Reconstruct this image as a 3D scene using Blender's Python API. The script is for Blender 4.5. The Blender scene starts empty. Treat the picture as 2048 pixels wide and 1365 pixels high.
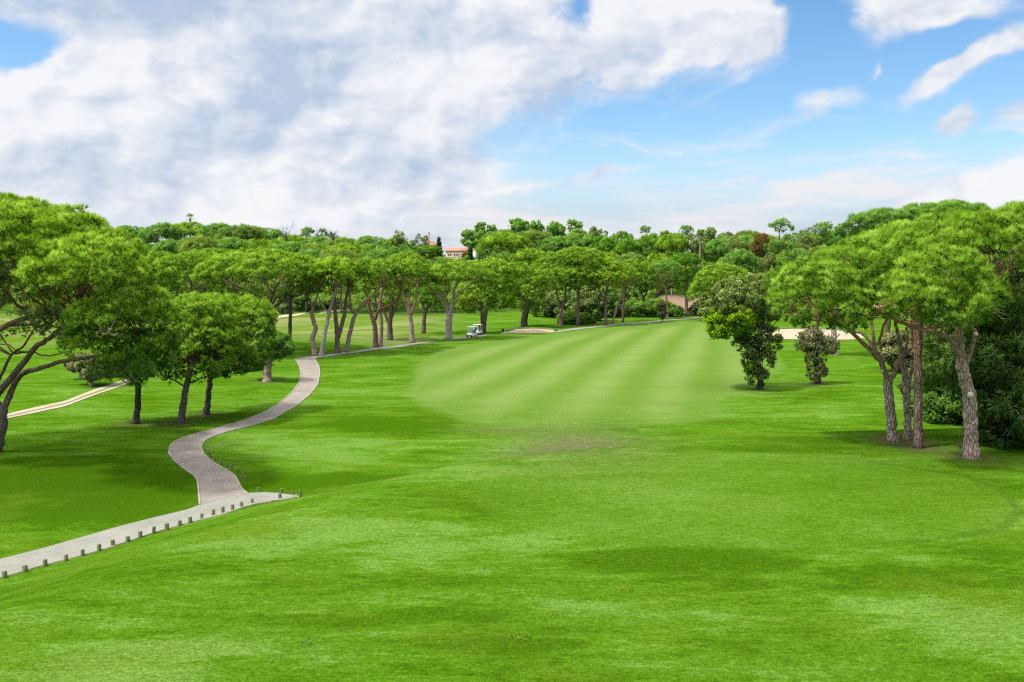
import bpy, math, random
import numpy as np

R = math.radians
F = 1707.0
CAMZ = 12.0
HAZE = 0.0
PITCH = math.atan((682.5 - 540.0) / F)
CP, SP = math.cos(PITCH), math.sin(PITCH)
scene = bpy.context.scene
COL = scene.collection

# ------------------------------------------------------------------ helpers
def ray(px, py):
    a = (px - 1024.0) / F
    b = -(py - 682.5) / F
    return np.array([a, CP + b * SP, b * CP - SP])

def sm(t):
    t = np.clip(t, 0.0, 1.0)
    return t * t * (3 - 2 * t)

def poly_sdf(x, y, poly):
    """signed distance, positive inside"""
    x = np.asarray(x, float); y = np.asarray(y, float)
    d = np.full(x.shape, 1e18); ins = np.zeros(x.shape, bool)
    n = len(poly)
    for i in range(n):
        ax, ay = poly[i]; bx, by = poly[(i + 1) % n]
        ex, ey = bx - ax, by - ay
        wx, wy = x - ax, y - ay
        t = np.clip((wx * ex + wy * ey) / (ex * ex + ey * ey + 1e-12), 0, 1)
        dx, dy = wx - ex * t, wy - ey * t
        d = np.minimum(d, dx * dx + dy * dy)
        c = ((ay > y) != (by > y)) & (x < (bx - ax) * (y - ay) / (by - ay + 1e-12) + ax)
        ins ^= c
    d = np.sqrt(d)
    return np.where(ins, d, -d)

MOUND = [(-60, -40), (-40, -7), (-20.6, 33.0), (-16.0, 42.6), (-12.4, 45.6), (-8, 50), (0, 54.0), (12, 57.5),
         (30, 60), (60, 60), (90, 40), (90, -40)]

def H(x, y):
    x = np.asarray(x, float); y = np.asarray(y, float)
    d = np.hypot(x, y)
    z = 0.10 * np.sin(x * 0.11 + 1.3) * np.cos(y * 0.09) + 0.05 * np.sin(x * 0.31 + y * 0.17)
    z = z * sm((d - 52) / 30)
    # mound with the tee on top
    s = poly_sdf(x, y, MOUND)
    w = 8.5 + 3.0 * sm((20 - x) / 30)
    m = sm(s / w)
    near = sm((30 - y) / 22.0)
    z = z * (1 - m) + m * (2.35 + 1.25 * near)
    z = z + m * (0.10 * np.sin(x * 0.35 + 0.8 * np.sin(y * 0.21)) * np.cos(y * 0.4 + 1.0)) * near
    # rolling lawn behind the row of pines
    roll = sm((y - 112) / 25) * sm((-8 - x) / 20) * sm((235 - y) / 30)
    z = z + roll * (0.75 * np.sin(y * 0.075 + x * 0.05) + 0.45 * np.sin(x * 0.11 - y * 0.05) + 0.3)
    # wooded hill
    st = 222 + 30 * sm((x - 20) / 60)
    z = z + 17.3 * sm((y - st) / (455 - st)) * sm((x + 420) / 120) 
    z = z + 5.0 * sm((y - 235) / 120) * sm((-60 - x) / 80)
    z = z + 2.0 * sm((y - 250) / 100) * sm((x - 60) / 80)
    return z

def gp(px, py):
    r = ray(px, py)
    t = np.concatenate([np.arange(6, 80, 0.05), np.arange(80, 700, 0.4)])
    P = r[None, :] * (t / r[1])[:, None]
    hz = H(P[:, 0], P[:, 1])
    k = np.nonzero(P[:, 2] + CAMZ <= hz)[0]
    if len(k) == 0:
        raise ValueError("no ground at %s %s" % (px, py))
    k = k[0]
    return np.array([P[k, 0], P[k, 1], hz[k]])

def P3(px, py, y):
    r = ray(px, py)
    p = r * (y / r[1])
    return np.array([p[0], p[1], p[2] + CAMZ])

def tag(o, label=None, cat=None, group=None, kind=None):
    if label: o['label'] = label
    if cat: o['category'] = cat
    if group: o['group'] = group
    if kind: o['kind'] = kind
    return o

def empty(name, loc, label, cat, group=None, rz=0):
    o = bpy.data.objects.new(name, None)
    COL.objects.link(o)
    o.location = [float(v) for v in loc]; o.rotation_euler = (0, 0, rz)
    o.empty_display_size = 0.3
    return tag(o, label, cat, group)

def mesh_np(name, V, faces, mat, parent=None, attrs=None, smooth=False, loc=None, link=True):
    """faces: list of int arrays (n,k)"""
    me = bpy.data.meshes.new(name)
    V = np.asarray(V, np.float32)
    me.vertices.add(len(V)); me.vertices.foreach_set('co', V.ravel())
    idx = np.concatenate([f.ravel() for f in faces]).astype(np.int32)
    tot = np.concatenate([np.full(len(f), f.shape[1], np.int32) for f in faces])
    start = np.concatenate([[0], np.cumsum(tot)[:-1]]).astype(np.int32)
    me.loops.add(len(idx)); me.loops.foreach_set('vertex_index', idx)
    me.polygons.add(len(tot)); me.polygons.foreach_set('loop_start', start)
    me.polygons.foreach_set('loop_total', tot)
    if smooth:
        me.polygons.foreach_set('use_smooth', np.ones(len(tot), bool))
    for k, a in (attrs or {}).items():
        at = me.attributes.new(k, 'FLOAT', 'POINT')
        at.data.foreach_set('value', np.asarray(a, np.float32))
    me.update(calc_edges=True)
    me.materials.append(mat)
    o = bpy.data.objects.new(name, me)
    if link: COL.objects.link(o)
    if parent is not None: o.parent = parent
    if loc is not None: o.location = [float(v) for v in loc]
    return o

class MB:
    """collects boxes, tubes, prisms into one mesh"""
    def __init__(s): s.V = []; s.Fq = []; s.Ft = []; s.n = 0
    def add(s, V, Fq=(), Ft=()):
        V = np.asarray(V, float)
        if len(Fq): s.Fq.append(np.asarray(Fq, int) + s.n)
        if len(Ft): s.Ft.append(np.asarray(Ft, int) + s.n)
        s.V.append(V); s.n += len(V)
    def box(s, c, size, rz=0.0, top=1.0, rx=0.0):
        hx, hy, hz = [v / 2 for v in size]
        P = []
        for sz in (-1, 1):
            k = top if sz > 0 else 1.0
            for sx, sy in ((-1, -1), (1, -1), (1, 1), (-1, 1)):
                P.append((sx * hx * k, sy * hy * k, sz * hz))
        P = np.array(P)
        if rx:
            ca, sa = math.cos(rx), math.sin(rx)
            P = np.stack([P[:, 0], P[:, 1] * ca - P[:, 2] * sa, P[:, 1] * sa + P[:, 2] * ca], 1)
        ca, sa = math.cos(rz), math.sin(rz)
        P = np.stack([P[:, 0] * ca - P[:, 1] * sa, P[:, 0] * sa + P[:, 1] * ca, P[:, 2]], 1) + np.array(c)
        s.add(P, [(0, 3, 2, 1), (4, 5, 6, 7), (0, 1, 5, 4), (1, 2, 6, 5), (2, 3, 7, 6), (3, 0, 4, 7)])
    def tube(s, pts, rad, n=8, jit=0.0, rng=None, cap=True):
        pts = np.asarray(pts, float); rad = np.asarray(rad, float)
        m = len(pts)
        T = np.gradient(pts, axis=0); T /= np.linalg.norm(T, axis=1)[:, None] + 1e-9
        ref = np.array([0, 1.0, 0]) if abs(T[0, 1]) < 0.8 else np.array([1.0, 0, 0])
        rings = []
        u = np.cross(T[0], ref); u /= np.linalg.norm(u)
        ang = np.arange(n) * 2 * math.pi / n
        for i in range(m):
            u = u - T[i] * np.dot(u, T[i]); u /= np.linalg.norm(u) + 1e-9
            v = np.cross(T[i], u)
            rr = rad[i] * np.ones(n)
            if jit and rng is not None: rr = rr * (1 + jit * rng.normal(size=n))
            rings.append(pts[i] + rr[:, None] * (np.cos(ang)[:, None] * u + np.sin(ang)[:, None] * v))
        V = np.concatenate(rings)
        q = []
        i0 = np.arange(n); i1 = (i0 + 1) % n
        for k in range(m - 1):
            q.append(np.stack([k * n + i0, k * n + i1, (k + 1) * n + i1, (k + 1) * n + i0], 1))
        Fq = np.concatenate(q); Ft = []
        if cap:
            V = np.concatenate([V, pts[:1], pts[-1:]])
            a, b = len(V) - 2, len(V) - 1
            Ft = np.concatenate([np.stack([i1, i0, np.full(n, a)], 1),
                                 np.stack([(m - 1) * n + i0, (m - 1) * n + i1, np.full(n, b)], 1)])
        s.add(V, Fq, Ft)
    def cyl(s, c, r, h, axis='z', n=14):
        d = {'x': (1, 0, 0), 'y': (0, 1, 0), 'z': (0, 0, 1)}[axis]
        c = np.array(c, float); d = np.array(d, float)
        s.tube([c - d * h / 2, c + d * h / 2], [r, r], n)
    def build(s, name, mat, parent=None, smooth=False, attrs=None, loc=None):
        fs = []
        if s.Fq: fs.append(np.concatenate(s.Fq))
        if s.Ft: fs.append(np.concatenate(s.Ft))
        return mesh_np(name, np.concatenate(s.V), fs, mat, parent, attrs, smooth, loc)

# ------------------------------------------------------------------ node helpers
class NT:
    def __init__(s, tree): s.t = tree; s.n = tree.nodes; s.l = tree.links
    def new(s, typ, **kw):
        nd = s.n.new(typ)
        for k, v in kw.items(): setattr(nd, k, v)
        return nd
    def link(s, a, b): s.l.new(a, b)
    def put(s, sock, v):
        if isinstance(v, X): v = v.s
        if hasattr(v, 'links'): s.l.new(v, sock)
        elif v is not None: sock.default_value = v
    def math(s, op, *a, clamp=False):
        nd = s.new('ShaderNodeMath', operation=op, use_clamp=clamp)
        for i, v in enumerate(a): s.put(nd.inputs[i], v)
        return X(s, nd.outputs[0])
    def mix(s, f, a, b, blend='MIX'):
        nd = s.new('ShaderNodeMix', data_type='RGBA', blend_type=blend)
        s.put(nd.inputs[0], f)
        for i, v in ((6, a), (7, b)):
            if isinstance(v, tuple) and len(v) == 3: v = (*v, 1)
            s.put(nd.inputs[i], v)
        return nd.outputs[2]
    def noise(s, vec, scale, detail=4, rough=0.5, dist=0.0, lac=2.0):
        nd = s.new('ShaderNodeTexNoise')
        if vec is not None: s.put(nd.inputs['Vector'], vec)
        nd.inputs['Scale'].default_value = scale; nd.inputs['Detail'].default_value = detail
        nd.inputs['Roughness'].default_value = rough; nd.inputs['Distortion'].default_value = dist
        nd.inputs['Lacunarity'].default_value = lac
        return X(s, nd.outputs[0])
    def mapping(s, vec, scale=(1, 1, 1), rot=(0, 0, 0), loc=(0, 0, 0)):
        nd = s.new('ShaderNodeMapping')
        s.put(nd.inputs[0], vec)
        nd.inputs['Scale'].default_value = scale; nd.inputs['Rotation'].default_value = rot
        nd.inputs['Location'].default_value = loc
        return nd.outputs[0]
    def sstep(s, v, a, b, lo=0.0, hi=1.0):
        nd = s.new('ShaderNodeMapRange', interpolation_type='SMOOTHSTEP')
        s.put(nd.inputs[0], v)
        for i, q in ((1, a), (2, b), (3, lo), (4, hi)): nd.inputs[i].default_value = q
        return X(s, nd.outputs[0])
    def attr(s, name):
        return X(s, s.new('ShaderNodeAttribute', attribute_name=name).outputs['Fac'])

class X:
    def __init__(s, nt, sock): s.nt = nt; s.s = sock
    def __add__(s, o): return s.nt.math('ADD', s, o)
    __radd__ = __add__
    def __mul__(s, o): return s.nt.math('MULTIPLY', s, o)
    __rmul__ = __mul__
    def __sub__(s, o): return s.nt.math('SUBTRACT', s, o)
    def __rsub__(s, o): return s.nt.math('SUBTRACT', o, s)
    def __truediv__(s, o): return s.nt.math('DIVIDE', s, o)
    def clamp(s): return s.nt.math('ADD', s, 0.0, clamp=True)
    def max(s, o): return s.nt.math('MAXIMUM', s, o)
    def min(s, o): return s.nt.math('MINIMUM', s, o)

def lin(r, g, b):
    f = lambda c: (c / 255 / 12.92) if c / 255 <= 0.04045 else ((c / 255 + 0.055) / 1.055) ** 2.4
    return (f(r), f(g), f(b))

def new_mat(name):
    m = bpy.data.materials.new(name); m.use_nodes = True
    m.node_tree.nodes.clear()
    nt = NT(m.node_tree)
    out = nt.new('ShaderNodeOutputMaterial')
    b = nt.new('ShaderNodeBsdfPrincipled')
    nt.link(b.outputs[0], out.inputs['Surface'])
    return m, nt, b, out

def plain(name, col, rough=0.6, var=0.12, scale=6.0, metal=0.0, spec=0.5):
    m, nt, b, out = new_mat(name)
    tc = nt.new('ShaderNodeTexCoord')
    n = nt.noise(tc.outputs['Object'], scale, 5, 0.6)
    c = tuple(v * (1 - var) for v in col); d = tuple(min(1, v * (1 + var)) for v in col)
    nt.put(b.inputs['Base Color'], nt.mix(n, c, d))
    b.inputs['Roughness'].default_value = rough; b.inputs['Metallic'].default_value = metal
    b.inputs['Specular IOR Level'].default_value = spec
    return m

# ------------------------------------------------------------------ camera, sun, sky
cam = bpy.data.cameras.new('camera'); cam.lens = 36 * F / 2048.0; cam.sensor_width = 36
cam.clip_end = 8000; cam.clip_start = 0.1
co = bpy.data.objects.new('camera', cam); COL.objects.link(co)
co.location = (0, 0, CAMZ); co.rotation_euler = (math.pi / 2 - PITCH, 0, 0)
scene.camera = co

SUN_EL, SUN_AZ = R(62), R(-112)       # azimuth clockwise from +Y
sd = np.array([math.sin(SUN_AZ) * math.cos(SUN_EL), math.cos(SUN_AZ) * math.cos(SUN_EL), math.sin(SUN_EL)])
sl = bpy.data.lights.new('sun', 'SUN'); sl.energy = 3.3; sl.angle = R(5); sl.color = (1.0, 0.95, 0.86)
so = bpy.data.objects.new('sun', sl); COL.objects.link(so)
from mathutils import Vector
so.rotation_euler = Vector(sd).to_track_quat('Z', 'Y').to_euler()
so.location = (0, 0, 60)

w = bpy.data.worlds.new('World'); scene.world = w; w.use_nodes = True
w.node_tree.nodes.clear()
nt = NT(w.node_tree)
wo = nt.new('ShaderNodeOutputWorld'); bg = nt.new('ShaderNodeBackground'); nt.link(bg.outputs[0], wo.inputs[0])
sky = nt.new('ShaderNodeTexSky', sky_type='NISHITA'); sky.sun_disc = False
sky.sun_elevation = SUN_EL; sky.sun_rotation = SUN_AZ
sky.air_density = 1.0; sky.dust_density = 0.4; sky.ozone_density = 2.0
tc = nt.new('ShaderNodeTexCoord')
sep = nt.new('ShaderNodeSeparateXYZ'); nt.link(tc.outputs['Generated'], sep.inputs[0])
vx, vy, vz = [X(nt, sep.outputs[i]) for i in range(3)]
az = nt.math('ARCTAN2', vx, vy); el = nt.math('ARCSINE', vz)
def azel(px, py):
    r = ray(px, py); r = r / np.linalg.norm(r)
    return math.atan2(r[0], r[1]), math.asin(r[2])
cmb = nt.new('ShaderNodeCombineXYZ'); nt.put(cmb.inputs[0], az); nt.put(cmb.inputs[1], el * 1.35); cmb.inputs[2].default_value = 0.3
cv = cmb.outputs[0]
# domain warp
wn = nt.new('ShaderNodeTexNoise'); nt.link(cv, wn.inputs['Vector']); wn.inputs['Scale'].default_value = 5.5; wn.inputs['Detail'].default_value = 5
wsub = nt.new('ShaderNodeVectorMath', operation='SUBTRACT'); nt.link(wn.outputs['Color'], wsub.inputs[0]); wsub.inputs[1].default_value = (0.5, 0.5, 0.5)
wsc = nt.new('ShaderNodeVectorMath', operation='SCALE'); nt.link(wsub.outputs[0], wsc.inputs[0]); wsc.inputs['Scale'].default_value = 0.07
wad = nt.new('ShaderNodeVectorMath', operation='ADD'); nt.link(cv, wad.inputs[0]); nt.link(wsc.outputs[0], wad.inputs[1])
wn2 = nt.new('ShaderNodeTexNoise'); nt.link(wad.outputs[0], wn2.inputs['Vector']); wn2.inputs['Scale'].default_value = 24; wn2.inputs['Detail'].default_value = 5
wsub2 = nt.new('ShaderNodeVectorMath', operation='SUBTRACT'); nt.link(wn2.outputs['Color'], wsub2.inputs[0]); wsub2.inputs[1].default_value = (0.5, 0.5, 0.5)
wsc2 = nt.new('ShaderNodeVectorMath', operation='SCALE'); nt.link(wsub2.outputs[0], wsc2.inputs[0]); wsc2.inputs['Scale'].default_value = 0.022
wad2 = nt.new('ShaderNodeVectorMath', operation='ADD'); nt.link(wad.outputs[0], wad2.inputs[0]); nt.link(wsc2.outputs[0], wad2.inputs[1])
wv = wad2.outputs[0]
sepw = nt.new('ShaderNodeSeparateXYZ'); nt.link(wv, sepw.inputs[0])
waz, wel = X(nt, sepw.outputs[0]), X(nt, sepw.outputs[1]) / 1.35
def blob(px, py, rx, ry, rot=0.0, amp=1.0):
    a, e = azel(px, py)
    c, s_ = math.cos(R(rot)), math.sin(R(rot))
    dx = waz - a; dy = wel - e
    u = (dx * (c * F / rx)) + (dy * (s_ * F / rx))
    v = (dy * (c * F / ry)) - (dx * (s_ * F / ry))
    return nt.math('EXPONENT', (u * u + v * v) * -1.0) * amp
def blobs(lst):
    t = None
    for b_ in lst:
        q = blob(*b_); t = q if t is None else t + q
    return t
cover = blobs([(120, 240, 330, 170, 0, 1.25), (420, 120, 260, 110, 0, 1.0), (700, 60, 330, 80, 8, 0.95), (880, 170, 200, 130, 30, 1.15),
               (560, 260, 330, 120, 0, 0.8), (250, 390, 420, 80, 0, 0.8), (700, 380, 320, 70, 0, 0.7), (1040, 60, 160, 110, 0, 0.55),
               (1330, 45, 140, 95, 0, 1.2), (1480, 40, 105, 75, 0, 1.05), (1240, 130, 60, 50, 30, 0.75), (1090, 150, 110, 90, 60, 0.55), (1172, 10, 26, 30, 0, -0.8), (1630, 70, 38, 110, 10, -1.3), (1850, 95, 70, 26, 15, -0.8),
               (1765, 25, 95, 60, 0, 1.0), (1930, 15, 90, 34, 0, 0.75), (1940, 125, 150, 24, 22, 1.05), (1640, 200, 56, 38, 20, 1.35),
               (1897, 245, 36, 20, 20, 1.15), (2035, 240, 55, 22, 10, 0.95), (2010, 360, 120, 50, 18, 1.1), (1840, 410, 130, 22, 10, 0.55),
               (1738, 138, 20, 9, 50, 0.55), (1385, 205, 80, 10, 28, 0.32), (1200, 345, 240, 12, 10, 0.6), (1500, 350, 200, 9, 8, 0.5),
               (70, 20, 130, 30, 0, 0.35), (25, 95, 75, 36, 10, -1.5), (300, 8, 90, 26, 0, -0.35), (500, -330, 900, 220, 0, 0.7)])
n1 = nt.noise(wv, 7.5, 9, 0.57)
n2 = nt.noise(nt.mapping(wv, (1, 1, 1), (0, 0, 0), (3.1, 1.7, 5.0)), 17, 8, 0.6)
cc = cover.clamp()
dens = cover * 0.80 + (cc * 0.85 + 0.12) * ((n1 - 0.5) * 2.3 + (n2 - 0.5) * 1.5)
cum = nt.sstep(dens, 0.16, 0.74)
# light and dark parts of the clouds: puffs lit on one side
off = nt.mapping(wv, (1, 1, 1), (0, 0, 0), (0.010, -0.012, 0))
n1b = nt.noise(off, 7.5, 9, 0.57)
n4 = nt.noise(wv, 10.0, 5, 0.5); n4b = nt.noise(nt.mapping(wv, (1, 1, 1), (0, 0, 0), (0.014, -0.018, 0)), 10.0, 5, 0.5)
n2b = nt.noise(nt.mapping(wv, (1, 1, 1), (0, 0, 0), (3.1045, 1.6945, 5.0)), 17, 8, 0.6)
relief = (n4 - n4b) * 3.0 + (n2 - n2b) * 1.3
shade = blobs([(560, 130, 230, 70, 10, 0.6), (620, 190, 200, 60, 10, 0.5), (520, 260, 130, 80, 0, 0.4), (180, 330, 150, 50, 0, 0.45), (820, 330, 200, 45, 0, 0.7),
               (150, 195, 120, 30, 0, 0.25), (1090, 120, 130, 120, 30, 0.5), (300, 15, 300, 45, 4, 1.0), (900, 400, 260, 25, 0, 0.35),
               (120, 260, 130, 90, 0, -0.4), (265, 180, 40, 90, 0, -0.7), (870, 150, 100, 80, 30, -0.55), (635, 245, 70, 30, 30, -0.7),
               (1380, 40, 130, 60, 0, -0.3), (415, 190, 40, 26, -35, -0.5), (2010, 345, 80, 30, 10, -0.4)])
n3 = nt.noise(nt.mapping(wv, (1, 1.5, 1), (0, 0, R(-25)), (7.7, 2.2, 1.0)), 6.0, 5, 0.5)
sh = (0.34 + shade * 0.62 + (n3 - 0.5) * 1.25 - relief - nt.sstep(dens, 0.25, 0.9) * 0.12 + nt.sstep(dens, 0.9, 1.6) * 0.15).clamp()
sh = sh * 0.86 + (n2 - 0.5) * 0.34 + 0.03
W_, G_ = lin(250, 250, 252), lin(178, 197, 224)
ccol = nt.mix(sh, tuple(v * 0.70 for v in W_), tuple(v * 0.70 for v in G_))
# blue of the clear sky: Nishita, made a little deeper
hs = nt.new('ShaderNodeHueSaturation'); hs.inputs['Saturation'].default_value = 1.22; hs.inputs['Value'].default_value = 0.125
hs.inputs['Hue'].default_value = 0.497
nt.link(sky.outputs[0], hs.inputs['Color'])
# high thin veil near the horizon with streaks
st = nt.noise(nt.mapping(wv, (2.2, 11.0, 1), (0, 0, R(7)), (0, 0, 0)), 2.2, 8, 0.6)
veil = nt.sstep(el - (st - 0.5) * 0.12, 0.155, 0.035)
wisps = nt.sstep(st, 0.50, 0.70) * nt.sstep(el, 0.22, 0.10) * 0.55
vcol = nt.mix(nt.sstep(st, 0.35, 0.65), tuple(v * 0.64 for v in lin(196, 211, 234)), tuple(v * 0.70 for v in lin(240, 240, 244)))
base = nt.mix((veil * 0.92 + wisps).clamp(), hs.outputs[0], vcol)
fin = nt.mix((cum * 0.97).clamp(), base, ccol)
# the sky is brighter round the sun, high up and out of the picture
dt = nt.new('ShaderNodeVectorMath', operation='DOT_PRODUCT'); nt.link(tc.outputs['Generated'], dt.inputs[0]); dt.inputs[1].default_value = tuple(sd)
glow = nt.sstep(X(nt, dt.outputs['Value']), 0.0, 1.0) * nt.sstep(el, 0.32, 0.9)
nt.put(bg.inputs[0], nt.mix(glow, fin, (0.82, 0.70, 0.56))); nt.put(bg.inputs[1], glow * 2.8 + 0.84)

vs = scene.view_settings
scene.display_settings.display_device = 'sRGB'
vs.view_transform = 'Standard'; vs.look = 'None'; vs.gamma = 1.0; vs.use_curve_mapping = False; vs.exposure = 0.75
cy = scene.cycles
cy.max_bounces = 6; cy.diffuse_bounces = 3; cy.glossy_bounces = 2; cy.transmission_bounces = 4; cy.transparent_max_bounces = 8
cy.volume_bounces = 1
cy.use_denoising = False
cy.pixel_filter_type = 'BLACKMAN_HARRIS'; cy.filter_width = 1.3

# ------------------------------------------------------------------ ground
def gpoly(pts): return [tuple(gp(*p)[:2]) for p in pts]
FAIR = gpoly([(835, 729), (878, 702), (956, 686), (1073, 671), (1210, 657), (1413, 637), (1441, 660), (1500, 682), (1546, 702), (1573, 735), (1534, 757),
              (1480, 775), (1441, 804), (1452, 823), (1445, 839), (1386, 848), (1250, 853), (1144, 854), (1042, 856), (948, 853),
              (898, 831), (839, 807), (812, 788), (835, 757)])
FAIR2 = gpoly([(868, 735), (905, 710), (975, 694), (1080, 679), (1220, 664), (1400, 648), (1420, 668), (1470, 700), (1500, 740), (1470, 765),
               (1420, 800), (1410, 835), (1250, 845), (1144, 848), (1042, 848), (960, 842), (915, 822), (870, 798), (850, 780), (866, 757)])
TEE = [(x, y) for x, y in gpoly([(1358, 1096), (1550, 1098), (1688, 1096), (1885, 1078), (2004, 1059), (2040, 1022), (2004, 983), (1931, 952), (1750, 925), (1600, 912),
             (1386, 908), (1200, 914), (1050, 935), (960, 962), (940, 1000), (1000, 1045), (1150, 1080)])]
def ell_mask(x, y, px, py, rx, ry):
    c = gp(px, py); e = gp(px + rx, py)[0] - c[0]
    f1, f0 = gp(px, py - ry)[1], gp(px, py + ry)[1]
    fy = (f1 - f0) / 2; cy_ = (f1 + f0) / 2
    k = (x - c[0] - (y - c[1]) * c[0] / c[1]) / e
    return np.exp(-(k ** 2 + ((y - cy_) / fy) ** 2))
ang = np.concatenate([np.linspace(-180, -45, 60, endpoint=False), np.linspace(-45, 45, 720, endpoint=False), np.linspace(45, 180, 60, endpoint=False)])
rad = [2.0]
while rad[-1] < 6000:
    r0 = rad[-1]; k = 0.03 if r0 < 12 else (0.0075 if r0 < 260 else (0.012 if r0 < 520 else 0.06))
    rad.append(r0 * (1 + k))
rad = np.array(rad)
A, Rr = np.meshgrid(np.radians(ang), rad)
gx = (Rr * np.sin(A)).ravel(); gy = (Rr * np.cos(A)).ravel()
gz = H(gx, gy)
na, nr = len(ang), len(rad)
ii, jj = np.meshgrid(np.arange(nr - 1), np.arange(na), indexing='ij')
q = np.stack([ii * na + jj, ii * na + (jj + 1) % na, (ii + 1) * na + (jj + 1) % na, (ii + 1) * na + jj], -1).reshape(-1, 4)
q = q[:, ::-1]
V = np.stack([gx, gy, gz], 1)
V = np.concatenate([V, [[0, 0, float(H(0, 0))]]])
cap = np.stack([np.arange(na), (np.arange(na) + 1) % na, np.full(na, len(V) - 1)], 1)[:, ::-1]
X_, Y_ = V[:, 0], V[:, 1]
front = Y_ > 5
def fm(poly, w0):
    s = np.full(len(V), -99.0); s[front] = poly_sdf(X_[front], Y_[front], poly)
    return sm(s / w0 + 0.5)
a_fair = fm(FAIR, 1.6) * (0.35 + 0.65 * sm((Y_ - 64) / 18)); a_fair2 = fm(FAIR2, 9.0) * (0.55 + 0.45 * sm((Y_ - 66) / 24)); a_tee = fm(TEE, 0.7)
a_bare = np.zeros(len(V)); a_bare[front] = np.clip(1.3 * ell_mask(X_[front], Y_[front], 1160, 884, 190, 20) + .5 * ell_mask(X_[front], Y_[front], 1000, 862, 90, 8), 0, 1)
a_deep_shade = np.zeros(len(V))
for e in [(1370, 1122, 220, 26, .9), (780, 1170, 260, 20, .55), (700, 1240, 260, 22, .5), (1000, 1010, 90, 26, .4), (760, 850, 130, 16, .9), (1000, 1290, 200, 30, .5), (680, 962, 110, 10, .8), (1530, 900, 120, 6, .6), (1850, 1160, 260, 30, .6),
          (150, 985, 300, 60, 1.3), (450, 830, 60, 8, .6)]:  # cast shade of the left pines, painted into the grass tone
    a_deep_shade[front] += e[4] * ell_mask(X_[front], Y_[front], *e[:4])
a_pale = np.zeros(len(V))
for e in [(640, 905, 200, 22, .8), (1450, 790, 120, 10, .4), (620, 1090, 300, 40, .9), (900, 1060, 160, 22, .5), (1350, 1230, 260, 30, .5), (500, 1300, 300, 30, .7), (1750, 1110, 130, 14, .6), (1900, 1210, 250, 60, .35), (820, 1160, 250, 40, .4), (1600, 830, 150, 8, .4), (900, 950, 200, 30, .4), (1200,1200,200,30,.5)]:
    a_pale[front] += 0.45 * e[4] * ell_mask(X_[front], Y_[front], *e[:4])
a_dry = sm((Y_ - 128) / 18) * sm((-8 - X_) / 14) * sm((240 - Y_) / 20)
SOIL = [tuple(P3(px, 600, 262)[:2] * 0 + np.array([P3(px, 600, yy)[0], yy])) for px, yy in [(1310, 238), (1405, 232), (1420, 262), (1405, 300), (1330, 300), (1290, 262)]]
a_soil = fm(SOIL, 3.0)
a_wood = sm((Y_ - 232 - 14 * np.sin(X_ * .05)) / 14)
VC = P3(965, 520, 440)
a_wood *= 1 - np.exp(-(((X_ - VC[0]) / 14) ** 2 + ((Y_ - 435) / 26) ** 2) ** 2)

a_lit = np.zeros(len(V))
for e in [(1786, 881), (1816, 878), (1837, 896), (1944, 916), (272, 848), (361, 847), (411, 830), (534, 764), (1519, 779), (1636, 769), (897, 679), (966, 667), (752, 696), (760, 694), (675, 707), (692, 705), (825, 686), (632, 711), (642, 713), (2010, 880), (1960, 850)]:
    c_ = gp(*e); a_lit[front] += np.exp(-((X_[front] - c_[0]) ** 2 + (Y_[front] - c_[1]) ** 2) / 1.6)
gm, nt, b, out = new_mat('grass_ground')
geo = nt.new('ShaderNodeNewGeometry'); pos = geo.outputs['Position']
big = nt.noise(nt.mapping(pos, (0.8, 1.6, 1)), 0.10, 5, 0.6, 0.6)
mid = nt.noise(nt.mapping(pos, (0.55, 1.6, 1), (0, 0, R(12))), 0.55, 6, 0.65, 0.5)
med2 = nt.noise(nt.mapping(pos, (0.8, 1.7, 1), (0, 0, R(-6))), 2.4, 6, 0.7)
fine = nt.noise(pos, 11.0, 5, 0.75)
blade = nt.noise(nt.mapping(pos, (1, 0.6, 1)), 38.0, 3, 0.7)
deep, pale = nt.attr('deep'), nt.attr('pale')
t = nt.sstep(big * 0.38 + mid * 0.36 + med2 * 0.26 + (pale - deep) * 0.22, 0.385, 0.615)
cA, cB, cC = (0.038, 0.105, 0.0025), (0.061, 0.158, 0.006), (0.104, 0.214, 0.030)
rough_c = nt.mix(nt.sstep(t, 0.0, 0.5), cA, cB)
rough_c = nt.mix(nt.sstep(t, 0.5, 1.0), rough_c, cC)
yel = nt.sstep(nt.noise(nt.mapping(pos, (1, 1.3, 1), (0, 0, 0), (9, 4, 0)), 0.22, 5, 0.6), 0.5, 0.75)
rough_c = nt.mix(yel * 0.55, rough_c, (0.092, 0.160, 0.010))
sp = nt.new('ShaderNodeSeparateXYZ'); nt.link(pos, sp.inputs[0])
px_, py_ = X(nt, sp.outputs[0]), X(nt, sp.outputs[1])
wob = (nt.noise(pos, 0.06, 3) - 0.5) * 2.2
curve = (py_ - 120.0) * (py_ - 120.0) * 0.0003
su = px_ - py_ * 0.26 - curve + wob
stripe = nt.math('SINE', su * (2 * math.pi / 7.4) + 0.9)
stripe = nt.sstep(stripe * 0.8 + (med2 - 0.5) * 1.2 + (mid - 0.5) * 1.8, -1.4, 1.4)
f_c = nt.mix(stripe, (0.078, 0.162, 0.016), (0.172, 0.236, 0.072))
f_c = nt.mix(nt.sstep(mid, 0.40, 0.75) * 0.45, f_c, (0.088, 0.165, 0.020))
band = nt.sstep(nt.noise(nt.mapping(pos, (0.25, 1.5, 1)), 0.12, 4, 0.6), 0.5, 0.75)
f_c = nt.mix(band * 0.45, f_c, (0.076, 0.162, 0.014))
cut1 = nt.mix(mid, (0.088, 0.182, 0.022), (0.118, 0.210, 0.045))
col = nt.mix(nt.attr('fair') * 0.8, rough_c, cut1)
col = nt.mix(nt.attr('fair2') * (0.75 + (med2 - 0.5) * 0.5), col, f_c)
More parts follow.
